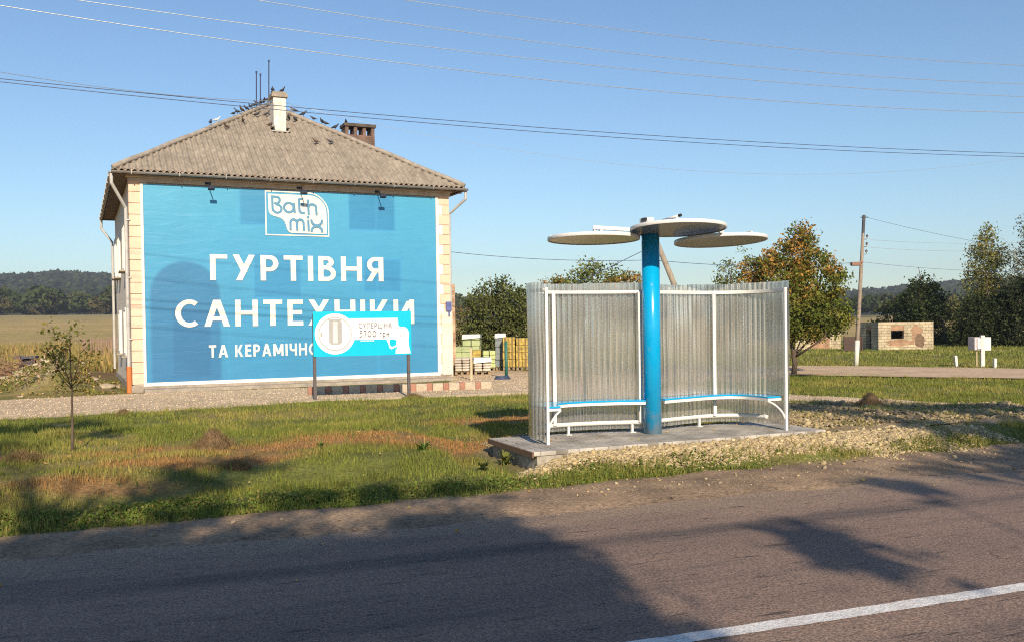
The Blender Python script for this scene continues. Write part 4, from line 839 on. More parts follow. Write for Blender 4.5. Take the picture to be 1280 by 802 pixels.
# thicket between the house and the shelter
b = AT(615, 445, 46); tree('elder_bush', 'tall loose dark green bush between the house and the shelter', 'bush', b, 4.6, LB(b, [(612, 365, 22, 14, 0, .7), (635, 372, 22, 18, 0, 1), (628, 352, 8, 8, 0, .5), (600, 380, 20, 16, 0, .8), (650, 385, 22, 22, 0, 1), (618, 400, 38, 22, 0, 1.3), (645, 415, 28, 24, 0, 1.3), (600, 418, 26, 20, 0, 1.2), (625, 435, 40, 16, 0, 1.2)], 46), .14,
     [(.075, .09, .028, 2), (.11, .12, .04, 1.3), (.05, .06, .02, 1.6)], .07, 16, bark, clump=.30, dens=2.2, per=24)
b = AT(584, 445, 50); tree('hawthorn_bush', 'brownish bush beside the right corner of the house', 'bush', b, 2.6, LB(b, [(582, 398, 18, 18, 0, 1), (592, 420, 26, 22, 0, 1.2)], 50), .12, [(.14, .10, .04, 2), (.10, .085, .03, 2)], .05, 17, bark, clump=.3, dens=2.0, per=22)
# dark trees at the right
for (nm, lab, px, Y, topz, lob, cl, leaf, seed, clump, dens) in (
    ('spruce_tree', 'dark dense tree rising behind the block ruin', 1150, 66, 6, [(1152, 358, 16, 12, 0, 1), (1148, 378, 24, 20, 0, 1.2), (1152, 405, 30, 26, 0, 1.3), (1165, 385, 16, 26, 0, 1.2), (1150, 428, 30, 14, 0, 1)], [(.035, .05, .018, 3), (.05, .065, .025, 1.5), (.02, .028, .012, 2)], .2, 21, .4, 1.2),
    ('alder_tree', 'low dark tree left of the block ruin roofline', 1118, 70, 4, [(1120, 382, 16, 14, 0, 1), (1112, 398, 22, 16, 0, 1.2), (1125, 420, 24, 18, 0, 1.2)], [(.04, .052, .02, 3), (.065, .075, .03, 1.5)], .2, 22, .4, 1.0),
    ('willow_bush', 'olive bush in the gap between the dark tree and the birch', 1192, 72, 4, [(1192, 385, 16, 14, 0, 1), (1188, 405, 22, 20, 0, 1.2), (1200, 425, 24, 16, 0, 1.2)], [(.085, .085, .03, 2), (.05, .058, .022, 2)], .2, 23, .4, 1.0),
    ('dark_thicket_tree', 'almost black leafy tree below the birch behind the mail box', 1235, 58, 4.5, [(1220, 395, 22, 26, 0, 1.2), (1250, 390, 24, 28, 0, 1.2), (1215, 425, 26, 18, 0, 1.3), (1245, 425, 30, 18, 0, 1.3)], [(.022, .03, .012, 3), (.035, .045, .018, 1.5)], .18, 24, .36, 1.35),
    ('shady_tree', 'dark broad tree at the right edge of the picture', 1285, 57, 5, [(1275, 375, 22, 26, 0, 1.2), (1300, 365, 26, 30, 0, 1.2), (1275, 410, 26, 24, 0, 1.3), (1310, 410, 30, 26, 0, 1.2), (1280, 432, 32, 12, 0, 1.2)], [(.022, .03, .014, 3), (.04, .048, .022, 1.5)], .18, 25, .36, 1.35),
    ('undergrowth_bush', 'low dark bush at the foot of the trees beside the ruin wall', 1180, 62, 2, [(1178, 428, 20, 14, 0, 1.2), (1195, 430, 22, 12, 0, 1.2)], [(.02, .028, .012, 2), (.035, .042, .018, 1)], .16, 26, .33, 1.3)):
    b = AT(px, 442, Y); tree(nm, lab, 'bush' if 'bush' in nm else 'tree', b, topz, LB(b, lob, Y), leaf, cl, .12, seed, bark, clump=clump, dens=dens * 1.7, per=26)
Y = 62; b = AT(1252, 440, Y); tp = AT(1232, 290, Y)
tree('birch_tree', 'tall airy birch with a white trunk and yellowing leaves', 'tree', b, 8.4, LB(b, [(1236, 292, 13, 12, 0, .8), (1232, 308, 18, 14, 0, .9), (1246, 315, 15, 14, 0, .8), (1226, 328, 18, 16, 0, .9), (1242, 338, 18, 16, 0, .8), (1220, 352, 16, 18, 0, .8), (1238, 365, 20, 18, 0, .8), (1226, 385, 18, 16, 0, .7)], Y), .16,
     [(.13, .13, .035, 2), (.09, .10, .03, 2), (.18, .15, .04, 1)], .10, 27, birch_b, clump=.36, dens=2.4, per=26, droop=1.0, lean=(-1.1, 0))
b = AT(1292, 440, 60); tree('birch_tree', 'sparse grey green birch cut by the right edge of the picture', 'tree', b, 8.6, LB(b, [(1282, 285, 9, 16, 0, .7), (1292, 305, 16, 18, 0, .8), (1272, 318, 12, 14, 0, .7), (1285, 340, 20, 18, 0, .8), (1268, 348, 14, 16, 0, .7), (1300, 360, 22, 20, 0, .8), (1275, 375, 20, 16, 0, .8)], 60), .15,
     [(.08, .085, .05, 2), (.055, .06, .035, 2)], .10, 28, birch_b, clump=.34, dens=1.6, per=22, droop=1.0)
# young tree on the lawn, left
b = G(91, 580); Y = b[1]
tree('young_apple_tree', 'thin young tree with sparse leaves standing alone on the lawn', 'tree', b, 1.75, LB(b, [(72, 430, 14, 16, 0, .8), (90, 432, 12, 12, 0, .6), (78, 452, 22, 14, 0, .9), (102, 452, 20, 14, 0, .8), (70, 470, 18, 12, 0, .8), (95, 474, 28, 12, 0, 1), (110, 468, 16, 10, 0, .7), (85, 486, 20, 8, 0, .7), (60, 455, 10, 10, 0, .4)], Y), .055,
     [(.12, .125, .03, 2), (.17, .14, .035, 1.6), (.19, .11, .035, .9)], .022, 31, bark, clump=.11, dens=.62, per=11, trunk_bare=.35)
# trees across the road, behind the viewer: their crowns throw the shade on the road and verge
SD = -to_sun                                     # direction the light travels
def back(px, py, Y, z0=0.0):                     # from a shaded spot on the ground back along the light to depth Y
    p = G(px, py, z0); t = (Y - p[1]) / (-SD[1]); return p - np.array(SD) * t
def shade_tree(label, foot, top, spots, Y, seed, tr=.2, group=None, dens=1.0):
    lob = []
    for (px, py, r, w) in spots:
        q = back(px, py, Y); lob.append((q[0] - foot[0], q[1] - foot[1], q[2], r, r, r * .8, w))
    return tree('lime_tree', label, 'tree', foot, top, lob, .20, [(.07, .085, .025, 2), (.1, .11, .03, 1)], tr, seed, bark, clump=.30, dens=dens, per=26, group=group, shell=.1)
GRP = 'trees across the road behind the viewer'
big = [(60, 790, 1.0, 1.6), (250, 790, 1.0, 1.6), (450, 790, 1.0, 1.6), (640, 790, .9, 1.6), (745, 800, .45, 1.6), (700, 775, .45, 1.6), (60, 735, .8, 1.4), (230, 735, .8, 1.4), (420, 740, .75, 1.4), (580, 735, .8, 1.5), (655, 725, .5, 1.5), (590, 690, .65, 1.4), (540, 662, .4, 1.3), (640, 690, .45, 1.4), (600, 650, .3, 1.2), (320, 690, .5, 1.2), (180, 690, .6, 1.2), (50, 690, .6, 1.2), (470, 690, .3, 1.0),
       (80, 645, .28, 1.0), (250, 640, .3, 1.0), (480, 618, .3, 1.1), (380, 622, .25, 1.0), (560, 612, .25, 1.1), (240, 605, .45, 1.0), (300, 590, .38, 1.0), (200, 625, .3, 1), (20, 545, .8, 1.3), (90, 535, .55, 1.2), (-60, 550, .9, 1.2), (130, 552, .3, 1), (0, 575, .35, 1)]
shade_tree('broad lime tree across the road, left of the viewer, shading the road', (-.9, -6.3), 9.6, big, -6.0, 41, .24, GRP, 1.25)
shade_tree('added unseen tree farther back behind the broad one, deepening the shade on the road', (.8, -12.6), 13.0, [q_ for q_ in big if q_[1] > 660], -12.0, 44, .26, GRP, 1.2)  # extra tree added out of view to deepen the road shade and block sky
rt = [(1120, 606, .22, .9), (1200, 592, .35, 1.0), (1275, 580, .4, 1.0), (1330, 570, .7, 1.1), (1080, 522, .5, 2), (1140, 515, .6, 2), (1210, 516, .7, 2), (1290, 520, .8, 2), (1150, 546, .4, 1.8), (1220, 548, .5, 1.8), (1290, 548, .6, 1.8), (1080, 540, .3, 1.6), (1040, 507, .5, 2), (1000, 511, .45, 2), (1180, 526, .5, 1.8), (1000, 470, .4, 1.5)]
shade_tree('slim lime tree across the road, right of the viewer, shading the stones', (9.2, -7.0), 11.0, rt, -6.6, 42, .18, GRP, 1.2)
st_ = [(1005, 668, .13, .3), (1040, 682, .16, .3), (1078, 698, .15, .3)]
shade_tree('young lime tree across the road casting a narrow streak of shade', (5.2, -7.4), 7.0, st_, -7.0, 43, .05, GRP, .5)

# ------------------------------------------------------------------ grass, weeds, stones
rng = np.random.default_rng(99)
grass_m = mat('grass_blade', (1.52, 1.5, 1.35), (1.22, 1.2, 1.1), scale=.8, rough=.7, attr=True, spec=.2, trans=.30)
def open_ground(x, y, keep_rub=.12):
    d = perp(x, y) - grass_edge(x, y); ok = d > -.05
    ok &= ~inpoly(x + (rng.random(len(x)) - .5) * .5, y + (rng.random(len(x)) - .5) * .5, PATH) & ~inpoly(x + (rng.random(len(x)) - .5) * .7, y + (rng.random(len(x)) - .5) * .7, DIRT)
    u, v = sh_uv(x, y); fr = slab_front(u) - v
    ok &= ~((u > -.66) & (u < 4.02) & (v < 1.18) & (fr < .05))
    gr = (fr > 0) & (u > -.55) & (u < 5.6) & (fr < ramp_w(u) * (.40 + .5 * (fbm(x * 2, y * 2, 3, 3) - .4))); ok &= ~gr | (rng.random(len(x)) < .03)
    ok &= ~inpoly(x, y, RUB) | (rng.random(len(x)) < keep_rub * sstep(.45, .6, fbm(x * 1.2, y * 1.2, 2, 77)) * 3)
    bu, bv = b_loc(x, y); ok &= ~((bu > -.2) & (bu < BW + 2) & (bv > -.9) & (bv < BD + .2)); return ok, d
def blades(V, x, y, h, w, col, lean=.5):
    n = len(x); z = H(x, y); a = rng.random(n) * 2 * math.pi; b = rng.random(n) * 2 * math.pi; dx = np.cos(a) * w / 2; dy = np.sin(a) * w / 2; l = h * lean * rng.random(n)
    P = np.empty((n, 3, 3)); P[:, 0] = np.stack([x - dx, y - dy, z - .01], 1); P[:, 1] = np.stack([x + dx, y + dy, z - .01], 1); P[:, 2] = np.stack([x + np.cos(b) * l, y + np.sin(b) * l, z + h], 1)
    c = np.repeat(col, 3, 0); c.reshape(-1, 3, 3)[:, :2] *= 1.0; V.append((P.reshape(-1, 3), c))
def grass_col(x, y):
    n = len(x); f = fbm(x * .7, y * .7, 4, 61); g = np.array([.135, .165, .032]); st_ = np.array([.27, .235, .07]); br = np.array([.30, .17, .07])
    mixv = np.clip(sstep(.40, .68, f) * .68 + rng.normal(size=n) * .16, 0, 1)[:, None]; c = g * (1 - mixv) + st_ * mixv
    dr = np.clip(dry_mask(x, y) * 1.5 + rng.normal(size=n) * .12, 0, 1)[:, None]; c = c * (1 - dr) + br * dr
    return np.clip(c * rng.uniform(.65, 1.3, n)[:, None], .01, .6)
GV = []
def scatter(n, s0, s1, p0, p1):
    s = rng.uniform(s0, s1, n); p = rng.uniform(p0, p1, n); return s * ru[0] + p * rn[0], s * ru[1] + p * rn[1]
def inview(x, y, m=2.0): return (np.abs(x) < y * .56 + m) & (y > 3)
for (n, s0, s1, p0, p1, h0, h1, w) in ((330000, -11, 17, 8.5, 16, .022, .07, .011), (190000, -14, 24, 15, 24.5, .028, .08, .018), (60000, 8, 40, 20, 32, .03, .09, .03), (50000, 10, 55, 32, 56, .04, .11, .05)):
    x, y = scatter(n, s0, s1, p0, p1); k = inview(x, y); x, y = x[k], y[k]; ok, d = open_ground(x, y)
    tuft = fbm(x * 2.6, y * 2.6, 3, 15); ok &= rng.random(len(x)) < .25 + 1.1 * sstep(.3, .6, tuft); x, y, d, tuft = x[ok], y[ok], d[ok], tuft[ok]
    h = rng.uniform(h0, h1, len(x)) * (.55 + 1.1 * sstep(.35, .7, tuft)) * (1 - .35 * dry_mask(x, y)); 
    blades(GV, x, y, h, w * rng.uniform(.6, 1.4, len(x)), grass_col(x, y))
x, y = scatter(9000, -11, 20, 9, 23); k = inview(x, y); x, y = x[k], y[k]; ok, d = open_ground(x, y); ok &= (fbm(x * .9 + 11, y * .9, 3, 57) > .56); x, y = x[ok], y[ok]      # taller tufts and dry seed stalks here and there
n = len(x); dry_ = rng.random(n) < .3; blades(GV, x, y, np.where(dry_, rng.uniform(.12, .26, n), rng.uniform(.08, .17, n)), np.where(dry_, .006, .016), np.where(dry_[:, None], np.array([.38, .30, .14]), np.array([.10, .14, .03])) * rng.uniform(.7, 1.25, n)[:, None], .6)
V = np.concatenate([v for v, c in GV]); C_ = np.concatenate([c for v, c in GV])
kind(np_mesh('grass', V, np.arange(len(V)).reshape(-1, 3), grass_m, None, C_), 'stuff')
# leafy weeds along the edge of the road
x, y = scatter(150000, -9, 15, 8.4, 11.2); k = inview(x, y); x, y = x[k], y[k]; ok, d = open_ground(x, y); s_ = along(x, y)
wd = .55 + .5 * fbm(s_ * .6, s_ * 0, 3, 19); wd = wd * np.interp(s_, [-6, 0, 3, 6, 9, 12], [1.1, 1.0, .8, .5, .45, .5]); k = ok & (d < wd) & (rng.random(len(x)) < sstep(.28, .55, fbm(x * 2.2, y * 2.2, 3, 29)) * np.interp(s_, [2, 4, 8], [1, .6, .45])); x, y, d = x[k], y[k], d[k]
z = H(x, y) + rng.random(len(x)) ** 1.3 * .075 * sstep(-.05, .35, d) * (.4 + fbm(x * 1.6, y * 1.6, 2, 39)); n = len(x)
wc = np.where((rng.random(n) < .25)[:, None], np.array([.17, .15, .045]), np.array([.09, .125, .026])) * rng.uniform(.6, 1.35, n)[:, None]
kind(leafcloud('weeds', np.stack([x, y, z + .01], 1), np.full(n, .036), wc, leaf_m, flat_=.4, asp=.7), 'stuff')
# rank growth and rubble on the mound left of the house
x, y = scatter(150000, -6, 6, 26.2, 36); m_ = np.zeros(len(x))
for c, a, b_, h in MND: m_ = np.maximum(m_, blob(x, y, c, a * 1.25, b_ * 1.25, BR) * min(1, h / .5))
ok, d = open_ground(x, y); k = ok & (rng.random(len(x)) < m_ * .75 * sstep(.42, .66, fbm(x * 1.1, y * 1.1, 3, 49)) + .0); x, y = x[k], y[k]; n = len(x)
hh = .06 + .42 * sstep(.45, .75, fbm(x * .7 + 3, y * .7, 3, 59)); z = H(x, y) + rng.random(n) ** 1.4 * hh
pc_ = np.array([[.15, .155, .04], [.10, .11, .03], [.27, .21, .07], [.26, .16, .07]])[rng.choice(4, n, p=[.38, .25, .22, .15])] * rng.uniform(.65, 1.3, n)[:, None]
leafcloud('mound_weeds', np.stack([x, y, z], 1), np.full(n, .085), pc_, leaf_m); kind(bpy.data.objects['mound_weeds'], 'stuff')
x, y = scatter(26000, -8, 5, 26, 35); m_ = np.zeros(len(x))
for c, a, b_, h in MND: m_ = np.maximum(m_, blob(x, y, c, a * 1.3, b_ * 1.2, BR))
ok, d = open_ground(x, y); k = ok & (rng.random(len(x)) < m_ * .30 * sstep(.35, .65, fbm(x * .9 + 7, y * .9, 3, 53))); x, y = x[k], y[k]; RUBBLE = (x, y)
# tall dry stalks in the field edge beyond
x, y = scatter(60000, -30, 14, 42.5, 95); az = CX + F_PX * x / np.maximum(y, 1); k = (az < 700) & inview(x, y, 4) & (rng.random(len(x)) < .25 + sstep(.45, .6, fbm(x * .3, y * .3, 3, 69))); bu, bv = b_loc(x, y); k &= ~((bu > -1) & (bu < BW + 3) & (bv > -1) & (bv < BD + 3)); x, y = x[k], y[k]; n = len(x)
GV = []; blades(GV, x, y, rng.uniform(.25, .8, n), .09, np.array([[.34, .23, .095], [.25, .19, .075], [.20, .19, .06]])[rng.choice(3, n)] * rng.uniform(.7, 1.25, n)[:, None], .4)
kind(np_mesh('dry_grass', GV[0][0], np.arange(3 * n).reshape(-1, 3), grass_m, None, GV[0][1]), 'stuff')
# crushed stone
ICO = None
def stones(name, x, y, z, r, cols, m, flat_=.65):
    t = (1 + 5 ** .5) / 2; I = np.array([(-1, t, 0), (1, t, 0), (-1, -t, 0), (1, -t, 0), (0, -1, t), (0, 1, t), (0, -1, -t), (0, 1, -t), (t, 0, -1), (t, 0, 1), (-t, 0, -1), (-t, 0, 1)]); I /= np.linalg.norm(I[0])
    Fi = np.array([(0, 11, 5), (0, 5, 1), (0, 1, 7), (0, 7, 10), (0, 10, 11), (1, 5, 9), (5, 11, 4), (11, 10, 2), (10, 7, 6), (7, 1, 8), (3, 9, 4), (3, 4, 2), (3, 2, 6), (3, 6, 8), (3, 8, 9), (4, 9, 5), (2, 4, 11), (6, 2, 10), (8, 6, 7), (9, 8, 1)])
    n = len(x); P = I[None] * rng.uniform(.65, 1.25, (n, 12, 1)) * (r[:, None, None]) * rng.uniform(.7, 1.3, (n, 1, 3)); P[:, :, 2] *= flat_
    a = rng.random(n) * 6.283; ca, sa = np.cos(a)[:, None], np.sin(a)[:, None]; X = P[:, :, 0] * ca - P[:, :, 1] * sa; Yy = P[:, :, 0] * sa + P[:, :, 1] * ca; tl = rng.normal(size=(n, 1)) * .5; Z = P[:, :, 2] + X * tl * .5
    V = np.stack([X + x[:, None], Yy + y[:, None], Z + (z + r * .25)[:, None]], -1).reshape(-1, 3); Fc = (Fi[None] + (np.arange(n) * 12)[:, None, None]).reshape(-1, 3)
    return kind(np_mesh(name, V, Fc, m, None, np.repeat(cols, 12, 0)), 'stuff')
stone_m = mat('stone', (1.05, 1.05, 1.05), (.85, .84, .82), scale=20, rough=.9, attr=True, spec=.2)
n = 62000; u = rng.uniform(-.75, 6.5, n); fr = rng.uniform(-.02, 1.6, n) * 1.0; v = slab_front(u) - fr; x = SH_O[0] + u * su[0] + v * sv[0]; y = SH_O[1] + u * su[1] + v * sv[1]
k = rng.random(n) < sstep(.80, .35, fr / ramp_w(u) + (fbm(x * 1.5, y * 1.5, 3, 3) - .5) * .8) * sstep(-.7, -.3, u + .5 * fr) * .8 + .004; x, y = x[k], y[k]
x2, y2 = scatter(52000, 4.2, 26, 10.5, 19); k = inpoly(x2 + (rng.random(len(x2)) - .5) * .5, y2 + (rng.random(len(x2)) - .5) * .5, RUB); uu, vv = sh_uv(x2, y2); k &= ~((uu > -.4) & (uu < 3.98) & (vv < 1.17) & (vv > slab_front(uu))); x2, y2 = x2[k], y2[k]
u3 = rng.uniform(-.3, 4.6, 2500); v3 = rng.uniform(1.16, 1.75, 2500); x3 = SH_O[0] + u3 * su[0] + v3 * sv[0]; y3 = SH_O[1] + u3 * su[1] + v3 * sv[1]
rr = np.concatenate([rng.uniform(.009, .024, len(x)) * (1 + .9 * (rng.random(len(x)) < .06)), rng.uniform(.013, .034, len(x2)) * (1 + 1.2 * (rng.random(len(x2)) < .05)), rng.uniform(.015, .04, len(x3))]); x = np.r_[x, x2, x3]; y = np.r_[y, y2, y3]
n1 = len(x) - len(x2) - len(x3); sc = np.array([[.47, .36, .19], [.40, .31, .18], [.53, .43, .26], [.33, .26, .17]])[rng.choice(4, len(x))] * np.where(np.arange(len(x)) < n1, 1, .78)[:, None] * rng.uniform(.75, 1.2, len(x))[:, None]
stones('gravel', x, y, H(x, y), rr, sc, stone_m)
x, y = scatter(26000, -9, 22, 7.6, 10.2); d = perp(x, y) - grass_edge(x, y); k = inview(x, y) & (d < .25) & (d > -1.75) & (rng.random(len(x)) < .10 + .9 * sstep(.55, .75, fbm(along(x, y) * .5, perp(x, y) * 3, 3, 23)) * (d < -.5)); x, y = x[k], y[k]
stones('road_grit', x, y, np.maximum(H(x, y), np.where(perp(x, y) < 7.95, .004, -1)), rng.uniform(.004, .010, len(x)) * (1 + 1.6 * (rng.random(len(x)) < .03)), np.array([[.30, .22, .15], [.22, .17, .12], [.36, .28, .2]])[rng.choice(3, len(x))] * rng.uniform(.8, 1.2, len(x))[:, None], stone_m)
stones('rubble', *RUBBLE, H(*RUBBLE), rng.uniform(.02, .075, len(RUBBLE[0])) * (1 + 1.3 * (rng.random(len(RUBBLE[0])) < .06)), np.array([[.50, .42, .30], [.42, .34, .24], [.36, .25, .17]])[rng.choice(3, len(RUBBLE[0]))] * rng.uniform(.75, 1.2, len(RUBBLE[0]))[:, None], stone_m)
x, y = scatter(40000, -14, 30, 16, 31); k = inview(x, y) & inpoly(x, y, PATH); x, y = x[k][:14000], y[k][:14000]
stones('path_gravel', x, y, 0 * x + .012, rng.uniform(.008, .020, len(x)), np.array([[.64, .49, .33], [.52, .39, .26], [.70, .56, .40]])[rng.choice(3, len(x))] * rng.uniform(.8, 1.2, len(x))[:, None], stone_m)

x, y = scatter(5200, -9, 24, 6.2, 16); d = perp(x, y) - grass_edge(x, y); k = inview(x, y) & (rng.random(len(x)) < np.where(d < 0, .22 * np.exp(d * 1.2), .16)); x, y, d = x[k], y[k], d[k]; n = len(x)
z = np.maximum(H(x, y), np.where(perp(x, y) < 7.95, .006, -1)) + np.where(d > .1, rng.uniform(.02, .06, n), .008); u, v = sh_uv(x, y); on = (u > -.4) & (u < 4.2) & (v > slab_front(u)) & (v < 1.0); z = np.where(on, SLAB_Z + .008, z)
kind(leafcloud('fallen_leaves', np.stack([x, y, z], 1), np.full(n, .045), np.array([[.30, .19, .06], [.24, .13, .05], [.34, .27, .10]])[rng.choice(3, n)], leaf_m, flat_=.88), 'stuff')

# ------------------------------------------------------------------ woods on the skyline
def far_wood(name, n, r0, r1, a0, a1, hmin, hmax, per, leaf, pal, nearbias=1.0):
    px = rng.uniform(a0, a1, n); r = r0 + (r1 - r0) * rng.random(n) ** nearbias; th = np.arctan((px - CX) / F_PX); x = r * np.sin(th); y = r * np.cos(th); z = H(x, y); h = rng.uniform(hmin, hmax, n); rad = h * rng.uniform(.32, .52, n)
    d = rng.normal(size=(n, per, 3)); d /= np.linalg.norm(d, axis=2)[:, :, None]; d[:, :, 2] = np.abs(d[:, :, 2]) * 1.0 - .25; rr = rng.uniform(.75, 1.05, (n, per, 1))
    P = np.stack([x, y, z + h * .52], 1)[:, None] + d * rr * np.stack([rad, rad, h * .48], 1)[:, None]; c = np.array(pal)[rng.choice(len(pal), n)][:, None] * rng.uniform(.7, 1.3, (n, per, 1))
    return kind(leafcloud(name, P.reshape(-1, 3), np.full(n * per, leaf), c.reshape(-1, 3), mat('far_leaf', (1, 1, 1), rough=.9, attr=True, spec=.05), asp=1.0), 'stuff')
PALW = [(.04, .058, .022), (.055, .07, .026), (.035, .05, .02), (.07, .08, .03), (.085, .075, .032)]
far_wood('far_wood', 420, 420, 560, -250, 720, 7, 15, 170, 1.9, PALW)
far_wood('far_hedgerow', 260, 330, 420, 1000, 1420, 4, 9, 120, 1.5, PALW)
far_wood('hill_forest', 5200, 700, 1500, -260, 1560, 11, 18, 34, 5.0, [(.028, .042, .018), (.036, .048, .02), (.045, .055, .022)], .8)

# ------------------------------------------------------------------ poles and wires
wood = mat('pole_wood', (.36, .29, .23), (.24, .19, .15), scale=6, rough=.9, stretch=(4, 4, .5), bump=.4); lime = mat('lime_paint', (.72, .70, .64), (.6, .57, .5), scale=6, rough=.9)
pb = G(1070, 457); ptp = AT(1080, 269, pb[1]) - np.array([pb[0], pb[1], 0])
pole = thing('utility_pole', 'leaning wooden utility pole with a whitewashed foot beside the block ruin', 'utility pole', (pb[0], pb[1], 0))
L3 = lambda t: Vector((ptp[0] * t, 0, ptp[2] * t))
MB().tube([L3(-.02), L3(.35), L3(.7), L3(.88)], [.085, .075, .064, .056], 12).build('shaft', wood, pole, smooth=True)
MB().tube([L3(-.02), L3(.17)], [.092, .086], 12).build('white_foot', lime, pole, smooth=True)
MB().bar(L3(.86), L3(1.0), .09).bar(L3(.985) - Vector((.12, 0, 0)), L3(.985) + Vector((.16, 0, 0)), .035).build('steel_top', mat('dark_steel', (.05, .05, .06), rough=.6), pole)
for t in (.74, .79, .84): 
    h_ = MB().tube([L3(t), L3(t) + Vector((.16, -.02, .0)), L3(t) + Vector((.16, -.02, .09))], .012, 6); h_.lathe([(.0, .07), (.045, .075), (.04, .11), (.045, .13), (.02, .17), (0, .17)], 10, c=L3(t) + Vector((.16, -.02, .0))); h_.build('insulator', mat('insulator_brown', (.12, .08, .06), rough=.3), pole)
MB().bar(L3(.685) + Vector((.02, -.12, .02)), L3(.685) + Vector((-.34, -.2, -.05)), .06).box(L3(.685) + Vector((-.30, -.2, -.06)), (.34, .22, .14)).build('street_lamp_head', mat('rusty_lamp', (.30, .17, .12), (.22, .12, .08), scale=8, rough=.7), pole, bevel=.03)
af_b = G(813.5, 468); af_t = AT(815, 296, af_b[1])
af = thing('braced_pole', 'wooden pole with a slanting brace rising behind the blue post of the shelter', 'utility pole', (af_b[0], af_b[1], 0))
MB().tube([(0, 0, -.2), (0, 0, af_t[2] - .1)], [.13, .09], 12).build('shaft', wood, af, smooth=True)
sb_ = G(890, 467); s1_ = AT(819.5, 299, af_b[1]); MB().tube([(sb_[0] - af_b[0], sb_[1] - af_b[1], -.1), (s1_[0] - af_b[0], s1_[1] - af_b[1], s1_[2])], [.115, .085], 10).build('brace', mat('brace_wood', (.36, .30, .23), (.24, .2, .15), scale=6, rough=.9, stretch=(4, 4, .6)), af, smooth=True)
MB().bar((-.1, -.05, 3.55), (.35, -.05, 3.55), .02).build('hook', MATS['dark_steel'], af)
wire_l = mat('bright_wire', (.50, .52, .55), rough=.4, metal=.5); wire_d = mat('dark_wire', (.08, .11, .20), rough=.5)
def cable(name, label, P, r, m, group):
    return tag(MB().tube([tuple(p) for p in P], r, 6).build(name, m, None, smooth=True), label, 'cable', group)
def plane_pt(px, py, D):
    d = ray(px, py); t = D / (rn @ d[:2]); p = EYEP + t * d; return along(p[0], p[1]), p[2]
for pts, D, r, m, lab, ext_ in (([(505, 0), (960, 58), (1280, 82)], 18.6, .0065, wire_l, 'highest of the overhead wires, leaving the top edge nearest the middle', 26), ([(320, 0), (640, 48.5), (1280, 105)], 18.3, .0065, wire_l, 'second highest overhead wire crossing the open sky', 22), ([(95, 0), (640, 71), (1280, 121)], 18.0, .0065, wire_l, 'third highest overhead wire crossing the open sky', 20),
    ([(0, 7), (640, 95.5), (1280, 141)], 17.7, .007, wire_l, 'lowest of the four high overhead wires', 20), ([(0, 98.5), (640, 157), (1280, 192)], 20.0, .0080, wire_d, 'upper of the two dark wires passing in front of the chimney', 20), ([(0, 102.5), (640, 162.5), (1280, 196)], 20.4, .0080, wire_d, 'lower of the two dark wires passing in front of the chimney', 20)):
    q = np.array([plane_pt(a, b, D) for a, b in pts]); co = np.polyfit(q[:, 0], q[:, 1], 2); s_ = np.linspace(q[:, 0].min() - ext_, q[:, 0].max() + ext_, 90)
    cable('overhead_wire', lab, np.c_[s_ * ru[0] + D * rn[0], s_ * ru[1] + D * rn[1], np.polyval(co, s_)], r, m, 'overhead wires along the road')
def span(a, b, sag, n=24): t = np.linspace(0, 1, n)[:, None]; a, b = np.array(a), np.array(b); P = a + (b - a) * t; P[:, 2] -= sag * 4 * (t * (1 - t))[:, 0]; return P
ch_top = BO + e1 * c0[0] + e2 * (c0[1] + .28); cht = np.array([ch_top[0], ch_top[1], zt - .05])
cable('service_wire', 'thin pale wire running from the left edge to the whitewashed chimney', span(AT(-160, 60, 20), cht, .25), .007, wire_l, 'service wires'); cable('service_wire', 'faint wire leaving the whitewashed chimney towards the right', span(cht, AT(1320, 190, 40), 1.6), .005, wire_l, 'service wires')
hp = AT(564, 315, 30.5); apt = AT(815, 325, af_b[1]); pw = lambda t: np.array([pb[0], pb[1], 0]) + np.array(L3(t))
cable('service_wire', 'thin dark wire from the house corner to the braced pole', span(hp, apt, .12), .010, wire_d, 'service wires'); cable('service_wire', 'thin dark wire from the braced pole to the leaning pole', span(apt, pw(.69), .18), .010, wire_d, 'service wires')
cable('guy_wire', 'slanting guy wire left of the blue post', span(AT(813, 309, af_b[1]), AT(705, 362, af_b[1] + 1), .0), .012, wire_d, None)
for t, e_, lab in ((.99, (1330, 318), 'wire from the very top of the leaning pole past the birch'), (.84, (1330, 300), 'wire from the upper insulator of the leaning pole past the birch'), (.79, (1330, 310), 'wire from the middle insulator of the leaning pole past the birch'), (.69, (1330, 339), 'wire from the lamp of the leaning pole past the birch')):
    cable('service_wire', lab, span(pw(t), AT(e_[0], e_[1], 38), .15), .006, wire_d if t in (.69, .99) else wire_l, 'service wires')

